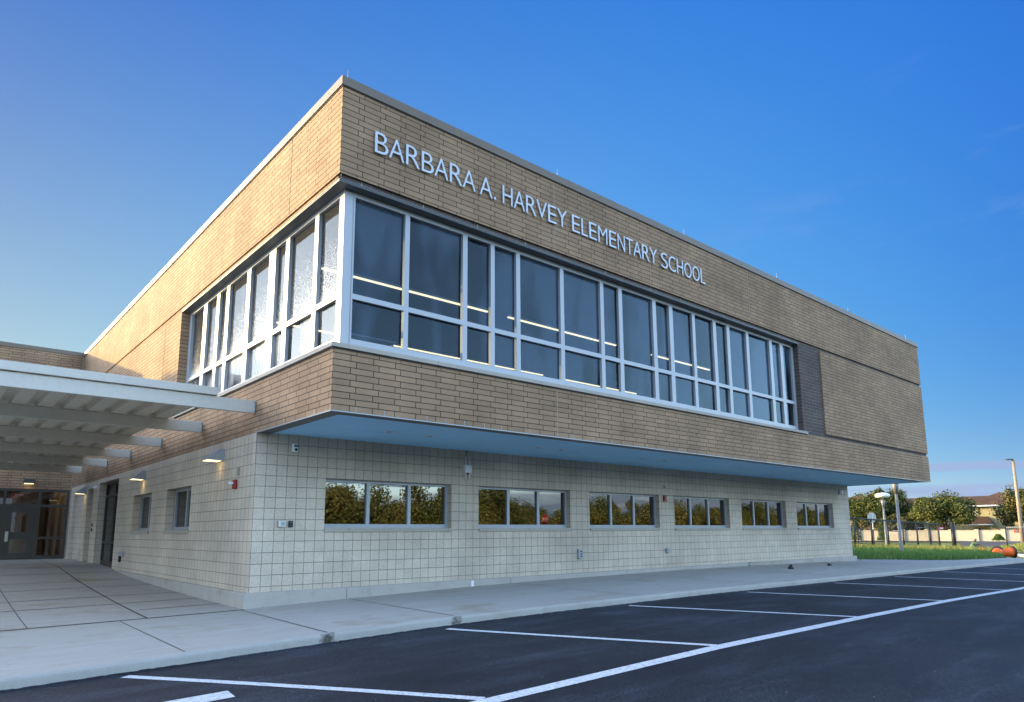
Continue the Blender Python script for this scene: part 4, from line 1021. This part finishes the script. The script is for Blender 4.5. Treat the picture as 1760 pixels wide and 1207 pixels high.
for x, z, yy in ((15.6,4.2,-1.2),(2.5,4.2,0),(-9,4.2,-1.2),(25,4.2,0),(7,4.2,0),(2.5,1.5,0),(-9,1.5,-1.2),(25,1.5,0)):
    b = MB(); b.wall(lambda u, zz, d: (u, yy-.06+d, zz), x-.95, x+.95, z, z+1.5, [(x-.85,x-.05,z+.1,z+.7,.05),(x+.05,x+.85,z+.1,z+.7,.05),(x-.85,x-.05,z+.78,z+1.4,.05),(x+.05,x+.85,z+.78,z+1.4,.05)])
    w = b.build('window', M['house_trim'], ho); b = MB(); b.quad((x-.9,yy-.01,z+.05),(x+.9,yy-.01,z+.05),(x+.9,yy-.01,z+1.45),(x-.9,yy-.01,z+1.45)); b.build('pane', M['house_glass'], w)
b = MB(); b.quad((9.8,-4.2,2.75),(14.6,-4.2,2.75),(13.6,-1.22,4.1),(9.8,-1.22,4.1)); b.quad((14.6,-4.2,2.75),(14.6,-1.22,2.75),(13.6,-1.22,4.1)); b.build('porch_roof', M['shingle'], ho)
b = MB(); b.box(9.8,-4.3,2.55,14.7,-4.2,2.75); b.build('porch_fascia', M['house_trim'], ho)
for x in (10,14.3):
    b = MB(); b.box(x-.15,-4.1,-.2,x+.15,-3.8,2.55); b.build('porch_post', M['house_wall'], ho)
b = MB(); b.box(11.2,-1.26,-.1,12.3,-1.21,2.1); b.build('door', M['bronze'], ho)

# ------------------------------------------------------------------ drums, cone
def drum(loc, rz, label):
    o = empty('traffic_drum', loc, label, 'traffic drum', 'orange traffic drums at the kerb', rz)
    b = MB(); pr = [(0,.29),(.12,.29),(.14,.275),(.36,.265),(.38,.255),(.60,.245),(.62,.235),(.86,.225),(.9,.17)]
    b.tube([(x,0,.29) for x, r in pr], [r for x, r in pr], 18); b.build('body', M['orange'], o)
    b = MB(); b.tube([(-.09,0,.29),(0,0,.29)], [.40,.33], 16); b.build('base_ring', M['rubber'], o)
    b = MB(); b.tube([(.9,-.07,.29),(.97,-.05,.29),(.97,.05,.29),(.9,.07,.29)], .018, 6); b.build('handle', M['orange'], o)
drum((48.75,3.15,-.43), math.atan2(.654,-.756), 'orange traffic drum lying on its side with its dark base to the right')
drum((48.1,3.75,-.43), math.atan2(-.2,-.9), 'orange traffic drum lying end on, left of the other drum')
o = empty('traffic_cone', (50.2,5.1,-.42), 'small orange cone top beside the crouching worker', 'traffic cone')
b = MB(); b.tube([(0,0,0),(0,0,.03),(0,0,.48)], [.17,.16,.045], 14); b.build('body', M['orange'], o); b = MB(); b.box(-.2,-.2,-.03,.2,.2,.0); b.build('base', M['rubber'], o)

# ------------------------------------------------------------------ person seated at the lawn edge
def skin_obj(name, nodes, edges, mt, parent, sub=2, root=0):
    me = bpy.data.meshes.new(name); me.from_pydata([n[0] for n in nodes], edges, []); o = bpy.data.objects.new(name, me); col.objects.link(o)
    sk = o.modifiers.new('skin', 'SKIN'); 
    lay = me.skin_vertices[0] if len(me.skin_vertices) else None
    if lay is None:
        bpy.context.view_layer.objects.active = o
        bm = bmesh.new(); bm.from_mesh(me); bm.verts.layers.skin.verify(); bm.to_mesh(me); bm.free(); lay = me.skin_vertices[0]
    for i, n in enumerate(nodes): lay.data[i].radius = (n[1], n[1] if len(n) < 3 else n[2]); lay.data[i].use_root = (i == root)
    o.modifiers.new('sub', 'SUBSURF').levels = sub; o.modifiers['sub'].render_levels = sub
    me.materials.append(mt); o.parent = parent
    for p in me.polygons: p.use_smooth = True
    return o
pr = empty('person', (54.2,6.85,-.30), 'person in a green shirt and pale cap sitting on the ground reaching right', 'person', None, math.atan2(-.654,.756))
# local x = direction faced
nodes = [((0,0,.16),.15,.17),((.05,0,.34),.14,.17),((.14,0,.54),.13,.18),((.2,0,.66),.09,.12),((.24,0,.72),.055),((.28,0,.79),.085),((.31,0,.87),.098),((.30,0,.95),.06),
 ((.22,.2,.6),.06),((.42,.24,.46),.05),((.66,.2,.36),.038),((.74,.19,.33),.03),
 ((.22,-.2,.6),.06),((.46,-.24,.48),.05),((.70,-.2,.34),.038),((.78,-.19,.31),.03),
 ((.06,.11,.14),.10),((.42,.17,.40),.08),((.5,.17,.06),.05),((.64,.17,.04),.045),
 ((.06,-.11,.14),.10),((.42,-.17,.38),.08),((.52,-.17,.06),.05),((.66,-.17,.04),.045), ((.385,0,.84),.022)]
edges = [(0,1),(1,2),(2,3),(3,4),(4,5),(5,6),(6,7),(3,8),(8,9),(9,10),(10,11),(3,12),(12,13),(13,14),(14,15),(0,16),(16,17),(17,18),(18,19),(0,20),(20,21),(21,22),(22,23),(6,24)]
for s, hb in ((1,11),(-1,15)):
    hx, hy, hz = nodes[hb][0]
    for k, dy in enumerate((-.03,-.01,.01,.03)):
        i = len(nodes); ln_ = .055+.012*(k in (1,2)); nodes += [((hx+.045,hy+dy,hz-.015),.0095),((hx+.045+ln_*.6,hy+dy*1.1,hz-.04),.009),((hx+.045+ln_*.8,hy+dy*1.1,hz-.075),.008)]
        edges += [(hb,i),(i,i+1),(i+1,i+2)]
    i = len(nodes); nodes += [((hx+.01,hy-s*.045,hz-.01),.011),((hx+.05,hy-s*.055,hz-.035),.009)]; edges += [(hb,i),(i,i+1)]
skin_obj('body', nodes, edges, M['skin'], pr)
skin_obj('shirt', [((-.01,0,.18),.175,.2),((.04,0,.34),.165,.195),((.13,0,.54),.15,.205),((.2,0,.655),.10,.14),((.22,.2,.60),.078),((.31,.22,.53),.07),((.22,-.2,.60),.078),((.33,-.22,.54),.07)], [(0,1),(1,2),(2,3),(3,4),(4,5),(3,6),(6,7)], M['shirt'], pr)
skin_obj('trousers', [((0,0,.13),.165,.19),((.06,.11,.15),.115),((.42,.17,.41),.092),((.49,.17,.14),.07),((.06,-.11,.15),.115),((.42,-.17,.39),.092),((.51,-.17,.14),.07)], [(0,1),(1,2),(2,3),(0,4),(4,5),(5,6)], M['trousers'], pr)
b = MB(); b.tube([(.295,0,.885),(.29,0,.93),(.285,0,.975),(.28,0,1.0)], [.112,.11,.08,.02], 14); b.box(.36,-.08,.885,.48,.08,.90); b.build('cap', M['cap'], pr)

# ------------------------------------------------------------------ sky, sun, camera
SUN = Vector((-.65, 1.0, .266)); el = math.atan2(SUN.z, math.hypot(SUN.x, SUN.y))
w = bpy.data.worlds.new('World'); sc.world = w; w.use_nodes = True; t = w.node_tree; n = t.nodes
bg = n['Background']
sky = n.new('ShaderNodeTexSky'); sky.sky_type = 'NISHITA'; sky.sun_disc = False; sky.sun_elevation = el
sky.sun_rotation = math.atan2(SUN.x, SUN.y)      # clockwise from +Y
sky.air_density = 1.0; sky.dust_density = 2.2; sky.ozone_density = 3.0; sky.altitude = 0
# thin low cloud bands and faint high cirrus
tc = n.new('ShaderNodeTexCoord'); sp = n.new('ShaderNodeSeparateXYZ'); t.links.new(tc.outputs['Generated'], sp.inputs[0])
mp = n.new('ShaderNodeMapping'); mp.inputs['Scale'].default_value = (9,9,60); t.links.new(tc.outputs['Generated'], mp.inputs['Vector'])
no = n.new('ShaderNodeTexNoise'); no.inputs['Scale'].default_value = 1.0; no.inputs['Detail'].default_value = 5; t.links.new(mp.outputs[0], no.inputs['Vector'])
def mr(v, a, b_, c_=0., d_=1.):
    x = n.new('ShaderNodeMapRange'); x.interpolation_type = 'SMOOTHSTEP'
    for k, q in zip(('From Min','From Max','To Min','To Max'), (a, b_, c_, d_)): x.inputs[k].default_value = q
    t.links.new(v, x.inputs['Value']); return x.outputs[0]
def m_(op, a, b_):
    x = n.new('ShaderNodeMath'); x.operation = op
    for i, v in enumerate((a, b_)):
        if isinstance(v, (int, float)): x.inputs[i].default_value = v
        else: t.links.new(v, x.inputs[i])
    return x.outputs[0]
zw = m_('ADD', sp.outputs['Z'], m_('MULTIPLY', m_('SUBTRACT', no.outputs['Fac'], .5), .016))
lowband = m_('MULTIPLY', mr(zw, .060, .050), mr(no.outputs['Fac'], .30, .60, .45, 1.))
thin = m_('MULTIPLY', m_('MULTIPLY', mr(zw, .0715, .0745), mr(zw, .0835, .0785)), .9)
mpc = n.new('ShaderNodeMapping'); mpc.inputs['Scale'].default_value = (1.0,5,16); mpc.inputs['Rotation'].default_value = (.4,.2,.5); t.links.new(tc.outputs['Generated'], mpc.inputs['Vector'])
noc = n.new('ShaderNodeTexNoise'); noc.inputs['Scale'].default_value = 1.3; noc.inputs['Detail'].default_value = 6; noc.inputs['Roughness'].default_value = .6; t.links.new(mpc.outputs[0], noc.inputs['Vector'])
cirrus = m_('MULTIPLY', mr(noc.outputs['Fac'], .52, .80, 0., .30), m_('MULTIPLY', mr(sp.outputs['Z'], .25, .38), mr(sp.outputs['X'], .75, .9)))
mu = m_('MAXIMUM', m_('MAXIMUM', lowband, thin), cirrus)
m2 = n.new('ShaderNodeMath'); m2.operation = 'MULTIPLY'; m2.inputs[1].default_value = .85; t.links.new(mu, m2.inputs[0])
cm = n.new('ShaderNodeMix'); cm.data_type = 'RGBA'; t.links.new(m2.outputs[0], cm.inputs['Factor'])
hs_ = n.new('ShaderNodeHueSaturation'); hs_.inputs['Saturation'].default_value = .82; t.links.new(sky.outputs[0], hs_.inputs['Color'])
# painted gradient on the camera's side of the sky, dimmer than the rest lighting the scene: deep blue above, paler to the horizon and towards the sun
def vm(op, a, b_=None, c_=None):
    x = n.new('ShaderNodeVectorMath'); x.operation = op
    for i, v in enumerate((a, b_, c_)):
        if v is None: continue
        if isinstance(v, tuple): x.inputs[i].default_value = v
        else: t.links.new(v, x.inputs[i])
    return x.outputs['Value'] if op == 'DOT_PRODUCT' else x.outputs['Vector']
def sm(op, a, b_):
    x = n.new('ShaderNodeMath'); x.operation = op
    for i, v in enumerate((a, b_)):
        if isinstance(v, (int, float)): x.inputs[i].default_value = v
        else: t.links.new(v, x.inputs[i])
    return x.outputs[0]
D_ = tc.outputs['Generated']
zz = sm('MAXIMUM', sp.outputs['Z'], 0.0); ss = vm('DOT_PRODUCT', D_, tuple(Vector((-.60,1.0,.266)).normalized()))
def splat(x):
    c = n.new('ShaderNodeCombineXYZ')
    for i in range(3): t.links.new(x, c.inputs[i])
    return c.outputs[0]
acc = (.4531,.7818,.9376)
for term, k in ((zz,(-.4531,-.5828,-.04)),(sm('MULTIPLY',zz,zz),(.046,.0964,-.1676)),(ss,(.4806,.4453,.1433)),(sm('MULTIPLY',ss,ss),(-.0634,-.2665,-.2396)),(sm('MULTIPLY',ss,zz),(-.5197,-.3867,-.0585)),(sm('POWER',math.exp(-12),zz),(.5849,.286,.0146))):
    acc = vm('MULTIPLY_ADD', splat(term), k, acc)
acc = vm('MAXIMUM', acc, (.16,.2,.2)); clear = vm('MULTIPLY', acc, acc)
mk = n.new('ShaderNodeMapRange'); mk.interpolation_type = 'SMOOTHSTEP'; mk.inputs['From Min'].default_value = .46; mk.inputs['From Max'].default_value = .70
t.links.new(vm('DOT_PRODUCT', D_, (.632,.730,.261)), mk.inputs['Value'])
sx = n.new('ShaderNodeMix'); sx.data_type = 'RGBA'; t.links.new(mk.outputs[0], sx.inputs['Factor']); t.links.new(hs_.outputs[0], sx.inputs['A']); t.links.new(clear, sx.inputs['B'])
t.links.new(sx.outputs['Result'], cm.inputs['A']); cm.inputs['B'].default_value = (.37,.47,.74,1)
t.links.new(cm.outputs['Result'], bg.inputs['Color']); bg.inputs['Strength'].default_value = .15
sd = bpy.data.lights.new('sun', 'SUN'); sd.energy = 2.0; sd.angle = R(.5); sd.color = (.63,.45,.145)
so = bpy.data.objects.new('sun', sd); col.objects.link(so); so.rotation_euler = SUN.to_track_quat('Z', 'Y').to_euler()

cam = bpy.data.cameras.new('camera'); co = bpy.data.objects.new('camera', cam); col.objects.link(co); sc.camera = co
cam.sensor_width = 36; cam.lens = 1171.68/1760*36; cam.shift_y = (726.74-603.5)/1760; cam.clip_end = 5000; cam.clip_start = .05
yaw, pit, rol = .8575, .1588, -.0054
f = Vector((math.cos(pit)*math.cos(yaw), math.cos(pit)*math.sin(yaw), math.sin(pit))); r = Vector((math.sin(yaw), -math.cos(yaw), 0)); u = r.cross(f)
rr = r*math.cos(rol) + u*math.sin(rol); uu = u*math.cos(rol) - r*math.sin(rol)
m = Matrix((( rr.x, uu.x, -f.x, -4.6265), (rr.y, uu.y, -f.y, -9.5796), (rr.z, uu.z, -f.z, 1.3301), (0,0,0,1)))
co.matrix_world = m
sc.view_settings.view_transform = 'Standard'; sc.view_settings.look = 'None'; sc.view_settings.gamma = 1; sc.view_settings.exposure = 2.75
sc.cycles.max_bounces = 8; sc.cycles.transparent_max_bounces = 12; sc.cycles.sample_clamp_indirect = 6; sc.cycles.use_denoising = True
sc.cycles.caustics_reflective = False; sc.cycles.caustics_refractive = False
